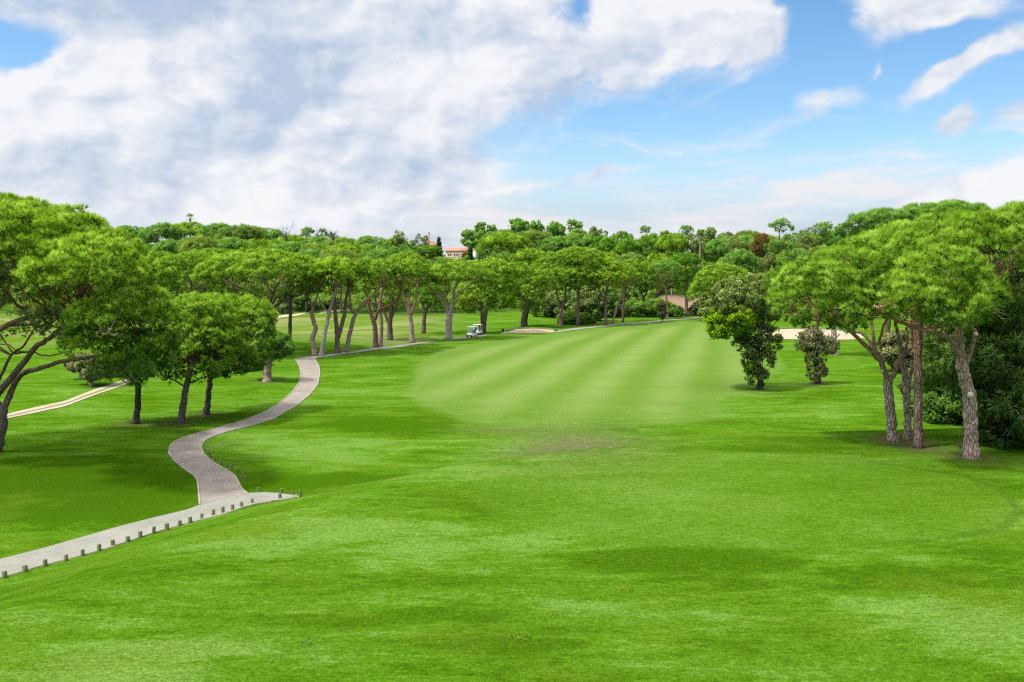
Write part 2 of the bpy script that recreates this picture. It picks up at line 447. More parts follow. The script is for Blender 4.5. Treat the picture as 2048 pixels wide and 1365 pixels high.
tee_c = nt.mix(nt.sstep(big * 0.5 + med2 * 0.5, 0.35, 0.65), (0.052, 0.132, 0.004), (0.084, 0.182, 0.018))
te = nt.attr('tee')
col = nt.mix(te * 0.72, col, tee_c)
spx = nt.new('ShaderNodeSeparateXYZ'); nt.link(pos, spx.inputs[0])
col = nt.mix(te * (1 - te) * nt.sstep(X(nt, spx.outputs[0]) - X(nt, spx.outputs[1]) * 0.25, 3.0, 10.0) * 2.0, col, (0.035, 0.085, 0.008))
dry_c = nt.mix(nt.sstep(nt.noise(nt.mapping(pos, (0.4, 1.5, 1)), 0.10, 4, 0.6, 1.0), 0.42, 0.6), (0.085, 0.165, 0.012), (0.200, 0.220, 0.085))
col = nt.mix(nt.attr('dry') * 0.75, col, dry_c)
bare_c = nt.mix(nt.sstep(med2, 0.35, 0.65), (0.055, 0.100, 0.018), (0.150, 0.135, 0.075))
col = nt.mix((nt.attr('bare') * (0.35 + med2 * 1.1)).clamp(), col, bare_c)
soil_c = nt.mix(mid, (0.18, 0.135, 0.085), (0.25, 0.20, 0.135))
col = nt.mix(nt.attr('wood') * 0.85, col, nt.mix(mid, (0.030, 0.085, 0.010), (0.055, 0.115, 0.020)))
col = nt.mix(nt.attr('soil'), col, soil_c)
col = nt.mix((nt.attr('litter') * (0.2 + fine * 1.0)).clamp(), col, (0.115, 0.095, 0.045))
# blade-level light and dark flecks
fl = nt.sstep(fine * 0.6 + blade * 0.4, 0.36, 0.64)
fs = 1 - nt.attr('fair2') * 0.55
fl2 = nt.sstep(nt.noise(nt.mapping(pos, (0.7, 1.5, 1)), 5.5, 6, 0.8), 0.36, 0.64)
col = nt.mix(0.72 * fs, col, nt.mix(fl, (0.40, 0.42, 0.30), (1.45, 1.38, 1.7)), 'MULTIPLY')
col = nt.mix(0.60 * fs, col, nt.mix(fl2, (0.62, 0.66, 0.5), (1.32, 1.26, 1.6)), 'MULTIPLY')
spk = nt.sstep(nt.noise(pos, 3.3, 4, 0.8), 0.66, 0.74) * fs
col = nt.mix(spk * 0.55, col, (0.02, 0.055, 0.004))
dryf = nt.sstep(nt.noise(pos, 1.7, 6, 0.75), 0.62, 0.74) * (1 - nt.attr('fair2') * 0.4)
col = nt.mix(dryf * 0.4, col, (0.150, 0.165, 0.040))
col = nt.mix(1.0, col, (0.83, 0.83, 0.83), 'MULTIPLY')
nt.put(b.inputs['Base Color'], col)
b.inputs['Roughness'].default_value = 1.0; b.inputs['Specular IOR Level'].default_value = 0.0
try: b.inputs['Sheen Weight'].default_value = 0.0
except Exception: pass
bmp = nt.new('ShaderNodeBump'); bmp.inputs['Strength'].default_value = 0.55; bmp.inputs['Distance'].default_value = 0.09
nt.put(bmp.inputs['Height'], med2 * 1.2 + fine * 0.55 + blade * 0.25)
nt.link(bmp.outputs[0], b.inputs['Normal'])
ground = mesh_np('ground', V, [q, cap], gm, attrs=dict(fair=a_fair, fair2=a_fair2, tee=a_tee, bare=a_bare, deep=a_deep_shade, pale=a_pale, dry=a_dry, soil=a_soil, wood=a_wood, litter=np.clip(a_lit, 0, 1)), smooth=True)
tag(ground, kind='structure')

# ------------------------------------------------------------------ paths
def resample(pts, n):
    pts = np.asarray(pts, float)
    d = np.concatenate([[0], np.cumsum(np.linalg.norm(np.diff(pts, axis=0), axis=1))])
    t = np.linspace(0, d[-1], n)
    o = np.stack([np.interp(t, d, pts[:, k]) for k in range(pts.shape[1])], 1)
    for _ in range(3):
        o[1:-1] = 0.25 * o[:-2] + 0.5 * o[1:-1] + 0.25 * o[2:]
    return o
def strip(name, L, Rg, mat, n=120, m=6, lift=0.03):
    a = resample([gp(*p)[:2] for p in L], n); c = resample([gp(*p)[:2] for p in Rg], n)
    k = np.linspace(0, 1, m)[None, :, None]
    G = a[:, None, :] * (1 - k) + c[:, None, :] * k
    x, y = G[..., 0].ravel(), G[..., 1].ravel()
    V = np.stack([x, y, H(x, y) + lift], 1)
    i, j = np.meshgrid(np.arange(n - 1), np.arange(m - 1), indexing='ij')
    f = np.stack([i * m + j, i * m + j + 1, (i + 1) * m + j + 1, (i + 1) * m + j], -1).reshape(-1, 4)
    # make sure faces look up
    v0, v1, v2 = V[f[0, 0]], V[f[0, 1]], V[f[0, 2]]
    if np.cross(v1 - v0, v2 - v0)[2] < 0: f = f[:, ::-1]
    return tag(mesh_np(name, V, [f], mat, smooth=True), kind='structure'), a, c
def edge_line(name, line, mat, wdt=0.10, hgt=0.07):
    mb = MB(); P = np.array([(x, y, float(H(x, y))) for x, y in line])
    T = np.gradient(P[:, :2], axis=0); T /= np.linalg.norm(T, axis=1)[:, None] + 1e-9
    N = np.stack([-T[:, 1], T[:, 0]], 1) * wdt / 2
    a = np.concatenate([P[:, :2] - N, (P[:, 2] + hgt)[:, None]], 1); c = np.concatenate([P[:, :2] + N, (P[:, 2] + hgt)[:, None]], 1)
    a0 = a.copy(); a0[:, 2] -= hgt + 0.1; c0 = c.copy(); c0[:, 2] -= hgt + 0.1
    n = len(P); V = np.concatenate([a0, a, c, c0]); f = []
    i = np.arange(n - 1)
    for r in range(3):
        f.append(np.stack([r * n + i, r * n + i + 1, (r + 1) * n + i + 1, (r + 1) * n + i], 1))
    return tag(mesh_np(name, V, f, mat), kind='structure')

def path_mat(name, c1, c2, c3, slabs=None):
    m, nt, b, out = new_mat(name)
    pos = nt.new('ShaderNodeNewGeometry').outputs['Position']
    n = nt.noise(pos, 0.7, 6, 0.65); n2_ = nt.noise(pos, 6.0, 6, 0.7); n3_ = nt.noise(pos, 50, 3, 0.7)
    c = nt.mix(nt.sstep(n, 0.35, 0.65), c1, c2)
    c = nt.mix(nt.sstep(n2_, 0.45, 0.7) * 0.5, c, c3)
    c = nt.mix(0.35, c, nt.mix(n3_, (0.6, 0.6, 0.6), (1.3, 1.3, 1.3)), 'MULTIPLY')
    if slabs:
        br = nt.new('ShaderNodeTexBrick'); nt.put(br.inputs['Vector'], nt.mapping(pos, (1, 1, 1), (0, 0, R(20))))
        br.inputs['Scale'].default_value = slabs
        br.inputs['Color1'].default_value = (1, 1, 1, 1); br.inputs['Color2'].default_value = (0.82, 0.82, 0.82, 1); br.inputs['Mortar'].default_value = (0.6, 0.6, 0.6, 1)
        br.inputs['Mortar Size'].default_value = 0.03
        c = nt.mix(0.7, c, br.outputs[0], 'MULTIPLY')
    st_ = nt.sstep(nt.noise(nt.mapping(pos, (1, .6, 1)), 0.35, 6, 0.75, 1.0), 0.52, 0.66)
    c = nt.mix(st_ * 0.45, c, c3)
    c = nt.mix(1.0, c, (0.84, 0.84, 0.84), 'MULTIPLY')
    nt.put(b.inputs['Base Color'], c); b.inputs['Roughness'].default_value = 0.85
    bm_ = nt.new('ShaderNodeBump'); bm_.inputs['Strength'].default_value = 0.4; bm_.inputs['Distance'].default_value = 0.02
    nt.put(bm_.inputs['Height'], n2_ + n3_); nt.link(bm_.outputs[0], b.inputs['Normal'])
    return m
m_pave = path_mat('brick_paving', (0.200, 0.180, 0.158), (0.270, 0.247, 0.222), (0.145, 0.135, 0.108), 3.0)
m_conc = path_mat('concrete_paving', (0.205, 0.215, 0.190), (0.165, 0.178, 0.150), (0.25, 0.25, 0.23))
m_dirt = path_mat('dirt_track', (0.36, 0.31, 0.25), (0.27, 0.21, 0.15), (0.38, 0.34, 0.29))
m_kerb = path_mat('kerb_concrete', (0.30, 0.28, 0.25), (0.22, 0.22, 0.17), (0.33, 0.31, 0.27))
SL = [(400, 1012), (395, 960), (387, 951), (366, 937), (347, 921), (337, 907), (339, 895), (350, 884), (375, 873), (406, 865), (437, 857), (487, 842), (531, 825),
      (564, 804), (586, 784), (598, 768), (602, 749), (599, 734), (591, 719)]
SR = [(495, 989), (483, 979), (477, 967), (470, 953), (456, 943), (437, 934), (419, 920), (406, 909), (402, 895), (409, 882), (428, 873), (462, 862), (500, 853),
      (547, 838), (578, 820), (596, 810), (619, 791), (635, 772), (640, 749), (638, 733), (628, 716)]
_, eL, eR = strip('paved_path', SL, SR, m_pave, 200, 6, 0.035)
edge_line('path_kerb', eL, m_kerb); edge_line('path_kerb', eR, m_kerb)
CU = [(-260, 1190), (0, 1121), (78, 1101), (156, 1079), (234, 1056), (312, 1036), (375, 1021), (400, 1011), (440, 999), (495, 988), (531, 986), (562, 988), (594, 992)]
CL = [(-200, 1214), (0, 1157), (44, 1145), (87, 1132), (131, 1121), (166, 1112), (225, 1095), (281, 1076), (334, 1059), (403, 1040), (447, 1029), (484, 1017), (512, 1009), (559, 1001), (600, 995)]
_, cU, cL = strip('concrete_path', CU, CL, m_conc, 140, 6, 0.045)
edge_line('path_kerb', cL, m_kerb, 0.07, 0.06)
strip('cart_track', [(590, 718), (640, 712), (712, 703), (775, 694), (840, 685), (868, 683)], [(592, 721), (642, 716), (714, 707), (778, 698), (842, 688), (868, 685)], m_conc, 60, 3, 0.05)
strip('cart_track', [(903, 677), (940, 674), (975, 670)], [(903, 680), (940, 677.5), (975, 672)], m_conc, 30, 3, 0.05)
strip('cart_track', [(1110, 664), (1150, 657), (1200, 652), (1270, 646), (1340, 640), (1410, 634)], [(1110, 666), (1150, 661), (1200, 655), (1270, 648.5), (1340, 642), (1410, 636)], m_conc, 60, 3, 0.05)
strip('service_road', [(500, 640), (548, 634), (600, 628), (650, 623), (700, 619)], [(500, 644), (548, 638), (600, 632), (650, 627), (700, 622)], m_dirt, 60, 3, 0.08)
strip('dirt_track', [(-60, 840), (0, 833), (60, 818), (130, 803), (190, 780), (240, 764), (262, 755)], [(-60, 849), (0, 841), (60, 829), (130, 814), (190, 792), (240, 775), (268, 765)], m_dirt, 80, 4, 0.04)
strip('track_verge', [(0, 837), (60, 823), (130, 808), (190, 785.5), (240, 769), (262, 760)], [(0, 838.2), (60, 824.6), (130, 809.6), (190, 787.8), (240, 771), (264, 762)], plain('verge_grass', (0.09, 0.16, 0.02)), 80, 2, 0.07)

# bunkers
m_sand = path_mat('bunker_sand', (0.32, 0.265, 0.18), (0.38, 0.325, 0.23), (0.25, 0.20, 0.13))
def bunker(outline, back_lift, lipmat):
    P = resample([gp(*p)[:2] for p in outline + outline[:1]], 48)[:-1]
    c = P.mean(0); y0, y1 = P[:, 1].min(), P[:, 1].max()
    rings = [P]; 
    for k in (0.8, 0.5, 0.2): rings.append(c + (P - c) * k)
    V = []
    for r_, k in zip(rings, (1, .8, .5, .2)):
        zz = H(r_[:, 0], r_[:, 1]) + 0.06 - (0.0) + back_lift * sm((r_[:, 1] - (y0 * .45 + y1 * .55)) / (y1 - y0) * 2)
        V.append(np.column_stack([r_, zz]))
    V.append([[c[0], c[1], float(H(*c)) + 0.06]])
    V = np.concatenate(V); n = len(P); i = np.arange(n); f = []
    for r in range(3): f.append(np.stack([r * n + i, r * n + (i + 1) % n, (r + 1) * n + (i + 1) % n, (r + 1) * n + i], 1))
    tf = np.stack([3 * n + i, 3 * n + (i + 1) % n, np.full(n, 4 * n)], 1)
    tag(mesh_np('sand_bunker', V, [np.concatenate(f), tf], m_sand, smooth=True), kind='structure')
    # grassy lip round the back
    top = V[:n]; sel = [p for p in top if p[1] > c[1]]
    sel.sort(key=lambda p: p[0]); sel = np.array(sel)
    mb = MB(); mb.tube(sel + np.array([0, 0.15, 0.04]), np.full(len(sel), 0.22), 6)
    tag(mb.build('bunker_lip', lipmat, smooth=True), kind='structure')
m_lip = plain('lip_turf', (0.045, 0.12, 0.015), 0.9, 0.4, 2.0)
bunker([(1000, 668.5), (1012, 664), (1030, 661), (1062, 660), (1100, 661), (1113, 662.5), (1108, 666), (1060, 667.5)], 0.2, m_lip)
bunker([(1522, 679), (1526, 667), (1548, 662), (1600, 660.5), (1660, 662), (1712, 665), (1732, 670), (1728, 679), (1690, 681), (1630, 680.5), (1560, 680)], 0.25, m_lip)

# ================================================================== foliage and bark
def foliage(name, dark, mid_, light, trans=0.45, grey=None):
    m = bpy.data.materials.new(name); m.use_nodes = True; m.node_tree.nodes.clear(); nt = NT(m.node_tree)
    out = nt.new('ShaderNodeOutputMaterial')
    tone, tip = nt.attr('tone'), nt.attr('tip')
    oi = X(nt, nt.new('ShaderNodeObjectInfo').outputs['Random'])
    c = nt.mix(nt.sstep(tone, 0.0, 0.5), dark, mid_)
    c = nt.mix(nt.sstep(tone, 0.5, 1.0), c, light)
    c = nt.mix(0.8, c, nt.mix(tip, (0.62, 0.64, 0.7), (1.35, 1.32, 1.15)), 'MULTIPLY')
    c = nt.mix(0.7, c, nt.mix(oi, (0.86, 0.93, 1.0), (1.14, 1.05, 0.9)), 'MULTIPLY')
    d = nt.new('ShaderNodeBsdfDiffuse'); nt.put(d.inputs[0], c)
    tr = nt.new('ShaderNodeBsdfTranslucent'); nt.put(tr.inputs[0], nt.mix(1.0, c, (1.15, 1.1, 0.6, 1), 'MULTIPLY'))
    mx = nt.new('ShaderNodeMixShader'); mx.inputs[0].default_value = trans
    nt.link(d.outputs[0], mx.inputs[1]); nt.link(tr.outputs[0], mx.inputs[2]); nt.link(mx.outputs[0], out.inputs[0])
    return m
def nt_col(nt, tc):
    nd = nt.new('ShaderNodeTexNoise'); nt.link(tc, nd.inputs['Vector']); nd.inputs['Scale'].default_value = 3.0; nd.inputs['Detail'].default_value = 4
    return nd.outputs['Color']
def barkmat(name, c1, c2, c3, up=None, scale=9.0):
    m, nt, b, out = new_mat(name)
    tc = nt.new('ShaderNodeTexCoord').outputs['Object']
    v = nt.new('ShaderNodeTexVoronoi', feature='DISTANCE_TO_EDGE'); nt.put(v.inputs['Vector'], nt.mapping(nt.mix(0.12, tc, nt_col(nt, tc)), (1, 1, 0.25)))
    v.inputs['Scale'].default_value = scale
    n = nt.noise(nt.mapping(tc, (1, 1, 0.4)), scale * 0.8, 6, 0.7); n2_ = nt.noise(tc, 0.9, 4, 0.6)
    c = nt.mix(nt.sstep(n, 0.35, 0.65), c1, c2)
    if up: c = nt.mix(nt.sstep(nt.attr('up') + (n2_ - 0.5) * 0.8, 0.15, 0.6), c, up)
    e = nt.sstep(X(nt, v.outputs[0]), 0.0, 0.16)
    c = nt.mix(1.0, nt.mix(e * 0.7 + 0.3, c3, c), nt.mix(n2_, (0.8, 0.8, 0.8), (1.2, 1.2, 1.2)), 'MULTIPLY')
    nt.put(b.inputs['Base Color'], c); b.inputs['Roughness'].default_value = 0.9; b.inputs['Specular IOR Level'].default_value = 0.2
    bm_ = nt.new('ShaderNodeBump'); bm_.inputs['Strength'].default_value = 0.9; bm_.inputs['Distance'].default_value = 0.05
    nt.put(bm_.inputs['Height'], e + n * 0.6); nt.link(bm_.outputs[0], b.inputs['Normal'])
    return m
FOL = dict(
    pine=foliage('pine_needles', (0.066, 0.150, 0.014), (0.165, 0.325, 0.028), (0.320, 0.520, 0.085)),
    hill=foliage('hazed_hillside_needles', (0.070, 0.135, 0.028), (0.145, 0.255, 0.055), (0.250, 0.390, 0.100)),  # muted green: distance haze put into the needle colour
    deep=foliage('deep_pine_needles', (0.051, 0.147, 0.019), (0.107, 0.262, 0.030), (0.189, 0.398, 0.042)),
    cool=foliage('cool_pine_needles', (0.065, 0.163, 0.039), (0.130, 0.293, 0.058), (0.227, 0.429, 0.091)),
    grey=foliage('grey_green_needles', (0.091, 0.151, 0.060), (0.170, 0.252, 0.094), (0.273, 0.363, 0.125)),
    oak=foliage('oak_leaves', (0.085, 0.135, 0.035), (0.165, 0.245, 0.065), (0.27, 0.36, 0.12), 0.3),
    oaknew=foliage('fresh_oak_leaves', (0.123, 0.232, 0.007), (0.193, 0.349, 0.012), (0.280, 0.465, 0.022), 0.35),
    olive=foliage('olive_leaves', (0.096, 0.116, 0.054), (0.166, 0.186, 0.084), (0.263, 0.279, 0.132), 0.2),
    dark=foliage('dark_needles', (0.060, 0.119, 0.032), (0.119, 0.224, 0.051), (0.209, 0.343, 0.071), 0.25),
    shrub=foliage('shrub_leaves', (0.066, 0.147, 0.030), (0.130, 0.251, 0.046), (0.224, 0.377, 0.065)),
    rust=foliage('dead_needles', (0.09, 0.055, 0.030), (0.16, 0.085, 0.045), (0.22, 0.12, 0.06)),
    cypress=foliage('cypress_leaves', (0.025, 0.062, 0.026), (0.044, 0.101, 0.041), (0.079, 0.147, 0.054)),
)
BARK = dict(
    grey=barkmat('grey_bark', (0.33, 0.23, 0.18), (0.48, 0.37, 0.30), (0.10, 0.065, 0.05), (0.40, 0.215, 0.15)),
    red=barkmat('red_bark', (0.18, 0.112, 0.09), (0.27, 0.18, 0.145), (0.07, 0.045, 0.035), (0.25, 0.125, 0.08)),
    brown=barkmat('brown_bark', (0.125, 0.095, 0.075), (0.20, 0.155, 0.125), (0.05, 0.038, 0.03), (0.20, 0.12, 0.09)),
    dark=barkmat('dark_bark', (0.075, 0.058, 0.046), (0.125, 0.098, 0.08), (0.03, 0.025, 0.02)),
    pale=barkmat('pale_bark', (0.38, 0.32, 0.28), (0.50, 0.45, 0.40), (0.15, 0.12, 0.10), (0.36, 0.24, 0.19)),
)

def unit(v): return v / (np.linalg.norm(v, axis=-1, keepdims=True) + 1e-9)

def clumps(lobes, rc, rng, dens=0.62, under=0.25, inner=0.25, sag=0.0):
    """centres, normals, radii of foliage clumps over a union of ellipsoids"""
    C, N, Q, I = [], [], [], []
    for li, (c, r) in enumerate(lobes):
        c = np.array(c, float); r = np.array(r, float)
        a, b_, h = r; p = 1.6075
        area = 4 * math.pi * ((a ** p * b_ ** p + a ** p * h ** p + b_ ** p * h ** p) / 3) ** (1 / p)
        n = max(6, int(area * dens / (rc * rc)))
        d = unit(rng.normal(size=(n, 3)))
        keep = (d[:, 2] > -0.12) | (rng.random(n) < under)
        d = d[keep]
        # low-frequency unevenness of the outline
        ph = rng.random(3) * 6.28
        rr = 0.93 + 0.07 * np.sin(d[:, 0] * 4 + ph[0]) * np.sin(d[:, 1] * 4 + ph[1]) + rng.uniform(-0.07, 0.05, len(d))
        pos = c + d * r * rr[:, None]
        ni = int(n * inner)
        di = unit(rng.normal(size=(ni, 3))) * (rng.random((ni, 1)) ** 0.5) * 0.78
        di[:, 2] = np.abs(di[:, 2]) * 0.9 - 0.1
        pi = c + di * r
        P = np.concatenate([pos, pi]); D = np.concatenate([unit(d / r), unit(di + [0, 0, .3])])
        inn = np.concatenate([np.zeros(len(pos)), np.ones(ni)])
        ok = np.ones(len(P), bool)
        for lj, (c2, r2) in enumerate(lobes):
            if lj == li: continue
            ins = (((P - np.array(c2)) / np.array(r2)) ** 2).sum(1) < 0.60
            ok &= ~(ins & (inn < .5))
        C.append(P[ok]); N.append(D[ok]); I.append(inn[ok]); Q.append(rc * rng.uniform(0.7, 1.25, ok.sum()))
    return np.concatenate(C), np.concatenate(N), np.concatenate(Q), np.concatenate(I)

def brushes(C, N, Q, I, rng, per=60, k=8, L=0.38, W=0.05, up=0.55, flat=0.8, spread=0.55, droop=0.0, tonevar=0.22, leaf=False, nrand=0.3):
    m = len(C)
    n = np.maximum(4, (per * (Q / np.mean(Q)) ** 2 * np.where(I > .5, 0.6, 1.0)).astype(int))
    idx = np.repeat(np.arange(m), n)
    T = len(idx)
    nc = unit(N + [0, 0, up])
    d = unit(rng.normal(size=(T, 3)) + nc[idx] * 0.85)
    p = C[idx] + d * Q[idx][:, None] * rng.uniform(0.55, 1.05, (T, 1)) * np.array([1, 1, flat])
    bd = unit(d * 0.75 + nc[idx] * 0.35 + [0, 0, up * 0.8 - droop])
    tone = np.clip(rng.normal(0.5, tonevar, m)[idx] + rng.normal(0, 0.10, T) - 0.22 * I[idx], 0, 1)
    # needles of one brush
    bi = np.repeat(np.arange(T), k); K = len(bi)
    nd = unit(bd[bi] + spread * rng.normal(size=(K, 3)))
    side = unit(np.cross(nd, rng.normal(size=(K, 3))))
    ln = L * rng.uniform(0.65, 1.15, (K, 1)); wd = W * rng.uniform(0.7, 1.2, (K, 1)) / 2
    b0 = p[bi] + nd * ln * 0.06 + (rng.normal(size=(K, 3)) * L * 0.22 if leaf else 0)
    if leaf:   # little kite-shaped leaves
        mid_ = b0 + nd * ln * 0.5
        V = np.stack([b0, mid_ - side * wd, b0 + nd * ln, mid_ + side * wd], 1).reshape(-1, 3)
        f = np.arange(4 * K).reshape(-1, 4); tp = np.tile([0.3, .5, 1, .5], K); tn = np.repeat(tone[bi], 4)
    else:
        V = np.stack([b0 - side * wd, b0 + side * wd, b0 + nd * ln], 1).reshape(-1, 3)
        f = np.arange(3 * K).reshape(-1, 3); tp = np.tile([0.0, 0.0, 1.0], K); tn = np.repeat(tone[bi], 3)
    kk = 4 if leaf else 3
    nn = unit(d[bi] * 0.6 + bd[bi] * 0.5 + [0, 0, 0.3] + rng.normal(size=(K, 3)) * nrand)
    T3 = V.reshape(K, kk, 3); gn = np.cross(T3[:, 1] - T3[:, 0], T3[:, 2] - T3[:, 0])
    fl = (gn * nn).sum(1) < 0
    f[fl] = f[fl][:, ::-1]
    return V, f, tn, tp, np.repeat(nn, kk, axis=0)

def smooth_poly(P, n):
    P = np.asarray(P, float)
    if len(P) == 2: P = np.array([P[0], (P[0] + P[1]) / 2, P[1]])
    ext = np.concatenate([[2 * P[0] - P[1]], P, [2 * P[-1] - P[-2]]])
    o = []
    for i in range(1, len(ext) - 2):
        p0, p1, p2, p3 = ext[i - 1:i + 3]
        for t in np.linspace(0, 1, n, endpoint=False):
            o.append(0.5 * ((2 * p1) + (-p0 + p2) * t + (2 * p0 - 5 * p1 + 4 * p2 - p3) * t * t + (-p0 + 3 * p1 - 3 * p2 + p3) * t ** 3))
    o.append(P[-1]); return np.array(o)

class Wood(MB):
    """trunk and limbs, with the height share of every vertex"""
    def __init__(s, rng): super().__init__(); s.rng = rng; s.nodes = []; s.noder = []
    def limb(s, pts, r0, r1, n=8, seg=5, flare=0.0, wig=0.0, reg=True):
        P = smooth_poly(pts, seg)
        if wig:
            w_ = s.rng.normal(size=P.shape) * wig; w_[0] = 0; w_[-1] = 0; P = P + w_
        t = np.linspace(0, 1, len(P)); r = r0 + (r1 - r0) * t
        if flare: r = r * (1 + flare * np.exp(-t * 14))
        s.tube(P, r, n, 0.06, s.rng)
        if reg: s.nodes.extend(list(P)); s.noder.extend(list(r))
    def branches(s, C, N, count, r=0.07, sides=5, wig=0.08, frac_min=0.45):
        if not s.nodes or len(C) == 0: return
        nodes = np.array(s.nodes); nr = np.array(s.noder)
        zt = nodes[:, 2].max(); z0 = nodes[:, 2].min()
        ok = nodes[:, 2] > z0 + (zt - z0) * frac_min
        nodes, nr = nodes[ok], nr[ok]
        sel = s.rng.permutation(len(C))[:count]
        for i in sel:
            c = C[i]
            dv = nodes - c
            cost = np.linalg.norm(dv, axis=1) + 1.5 * np.maximum(0, dv[:, 2])
            cost = cost + s.rng.uniform(0, 2.0, len(cost))
            j = int(np.argmin(cost)); a = nodes[j]
            L_ = np.linalg.norm(c - a)
            if L_ < 0.5: continue
            m1 = a * 0.6 + c * 0.4 + np.array([0, 0, -0.06 * L_]); m2 = a * 0.25 + c * 0.75 + np.array([0, 0, -0.03 * L_])
            rr = min(nr[j] * 0.7, r * (0.6 + 0.09 * L_))
            s.limb([a, m1, m2, c], rr, 0.012 + rr * 0.12, sides, 3, 0, wig, reg=False)
    def finish(s, name, mat, parent, h):
        V = np.concatenate(s.V)
        return s.build(name, mat, parent, smooth=True, attrs=dict(up=np.clip(V[:, 2] / h, 0, 1)))

NTRI = [0]
def add_leaves(name, data, mat, parent, link=True):
    V, f, tn, tp, nn = data
    NTRI[0] += len(f)
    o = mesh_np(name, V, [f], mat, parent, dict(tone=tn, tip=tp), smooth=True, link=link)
    o.data.normals_split_custom_set_from_vertices(nn.astype(np.float32))
    return o
TREES = []
def tree(name, label, base, stems, lobes, fol='pine', bark='brown', group=None, cat='tree', y=None, style=None, rc=None, nb=30, fol2=None, seed=None,
         scars=(), twigs=0, brr=0.06, flare=0.35):
    """stems: list of (points in px with depth offset, width px at start, at end); lobes: (px, py, rx, ry, depth offset[, depth radius share])"""
    rng = np.random.default_rng(seed if seed is not None else abs(hash_(label)) % 99991)
    B = gp(*base) if y is None else None
    if B is None:
        q_ = P3(base[0], base[1], y); B = np.array([q_[0], y, float(H(q_[0], y))])
    by = B[1]; sc = by / F
    def loc(px, py, doff=0.0):
        return P3(px, py, by + doff) - B
    root = empty(name, B, label, cat, group)
    wd = Wood(rng); top = 1.0
    L = []
    for lb in lobes:
        cx, cy_, rx, ry, do = lb[:5]; ks = lb[5] if len(lb) > 5 else 0.9
        yy = (by + do) / F
        L.append((loc(cx, cy_, do), (rx * yy, rx * yy * ks, ry * yy)))
        top = max(top, L[-1][0][2] + ry * yy)
    for si, st_ in enumerate(stems):
        pts, w0, w1 = st_
        P = [loc(p[0], p[1], p[2] if len(p) > 2 else 0.0) for p in pts]
        if si == 0:
            P[0] = np.array([P[0][0], 0.0, -0.2])
        wd.limb(P, w0 * sc / 2, w1 * sc / 2, 12 if by < 80 else 8, 6, flare if si == 0 else 0.0, 0.02)
    s_ = dict(per=60, k=8, L=0.36, W=0.05, up=0.55, flat=0.8, spread=0.5, under=0.25, inner=0.22, dens=0.62, droop=0, leaf=False, tonevar=0.22)
    if by > 100: s_.update(per=10, k=8, L=0.42, W=0.085, spread=.42, dens=.46, inner=.25, flat=.7, tonevar=.24)
    if style: s_.update(style)
    rcm = rc if rc else (0.75 if by < 80 else 0.50)
    C, N, Q, I = clumps(L, rcm, rng, s_['dens'], s_['under'], s_['inner'])
    wd.branches(C, N, nb, brr)
    tk = wd.finish('trunk', BARK[bark], root, top)
    kw = {k: s_[k] for k in ('per', 'k', 'L', 'W', 'up', 'flat', 'spread', 'droop', 'leaf', 'tonevar')}
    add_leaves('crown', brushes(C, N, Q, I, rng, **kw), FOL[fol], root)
    for (sx, sy, do, r_) in scars:
        q_ = loc(sx, sy, do); mb = MB(); mb.tube([q_, q_ + np.array([0.0, -0.10, 0.0])], [r_, r_ * 0.92], 12)
        mb.build('pruning_scar', m_scar, root)
    if twigs:
        tw = Wood(rng)
        und = [c for c, n_ in zip(C, N) if True]
        zc = np.median(C[:, 2])
        cand = C[C[:, 2] < zc]
        for i in range(twigs):
            a = cand[rng.integers(len(cand))] + rng.normal(size=3) * 0.3
            dirn = unit(np.array([rng.normal() * 0.8, rng.normal() * 0.5 - 0.6, -0.5 - rng.random() * 0.6]))
            a2 = a + dirn * 0.7; a3 = a + dirn * 1.3 + rng.normal(size=3) * 0.25
            tw.limb([a, a2, a3], 0.022, 0.006, 4, 3, 0, 0.03, reg=False)
            for _ in range(3):
                b0 = a2 + (a3 - a2) * rng.random(); tw.limb([b0, b0 + unit(dirn + rng.normal(size=3) * 0.6) * rng.uniform(.3, .7)], 0.010, 0.004, 3, 3, 0, 0.02, reg=False)
        tw.finish('dead_twigs', BARK['pale'], root, top)
    TREES.append(root)
    return root
def hash_(s):
    h = 7
    for ch in s: h = (h * 31 + ord(ch)) % 1000003
    return h
m_scar = plain('cut_wood', (0.62, 0.50, 0.34), 0.8, 0.2, 8)

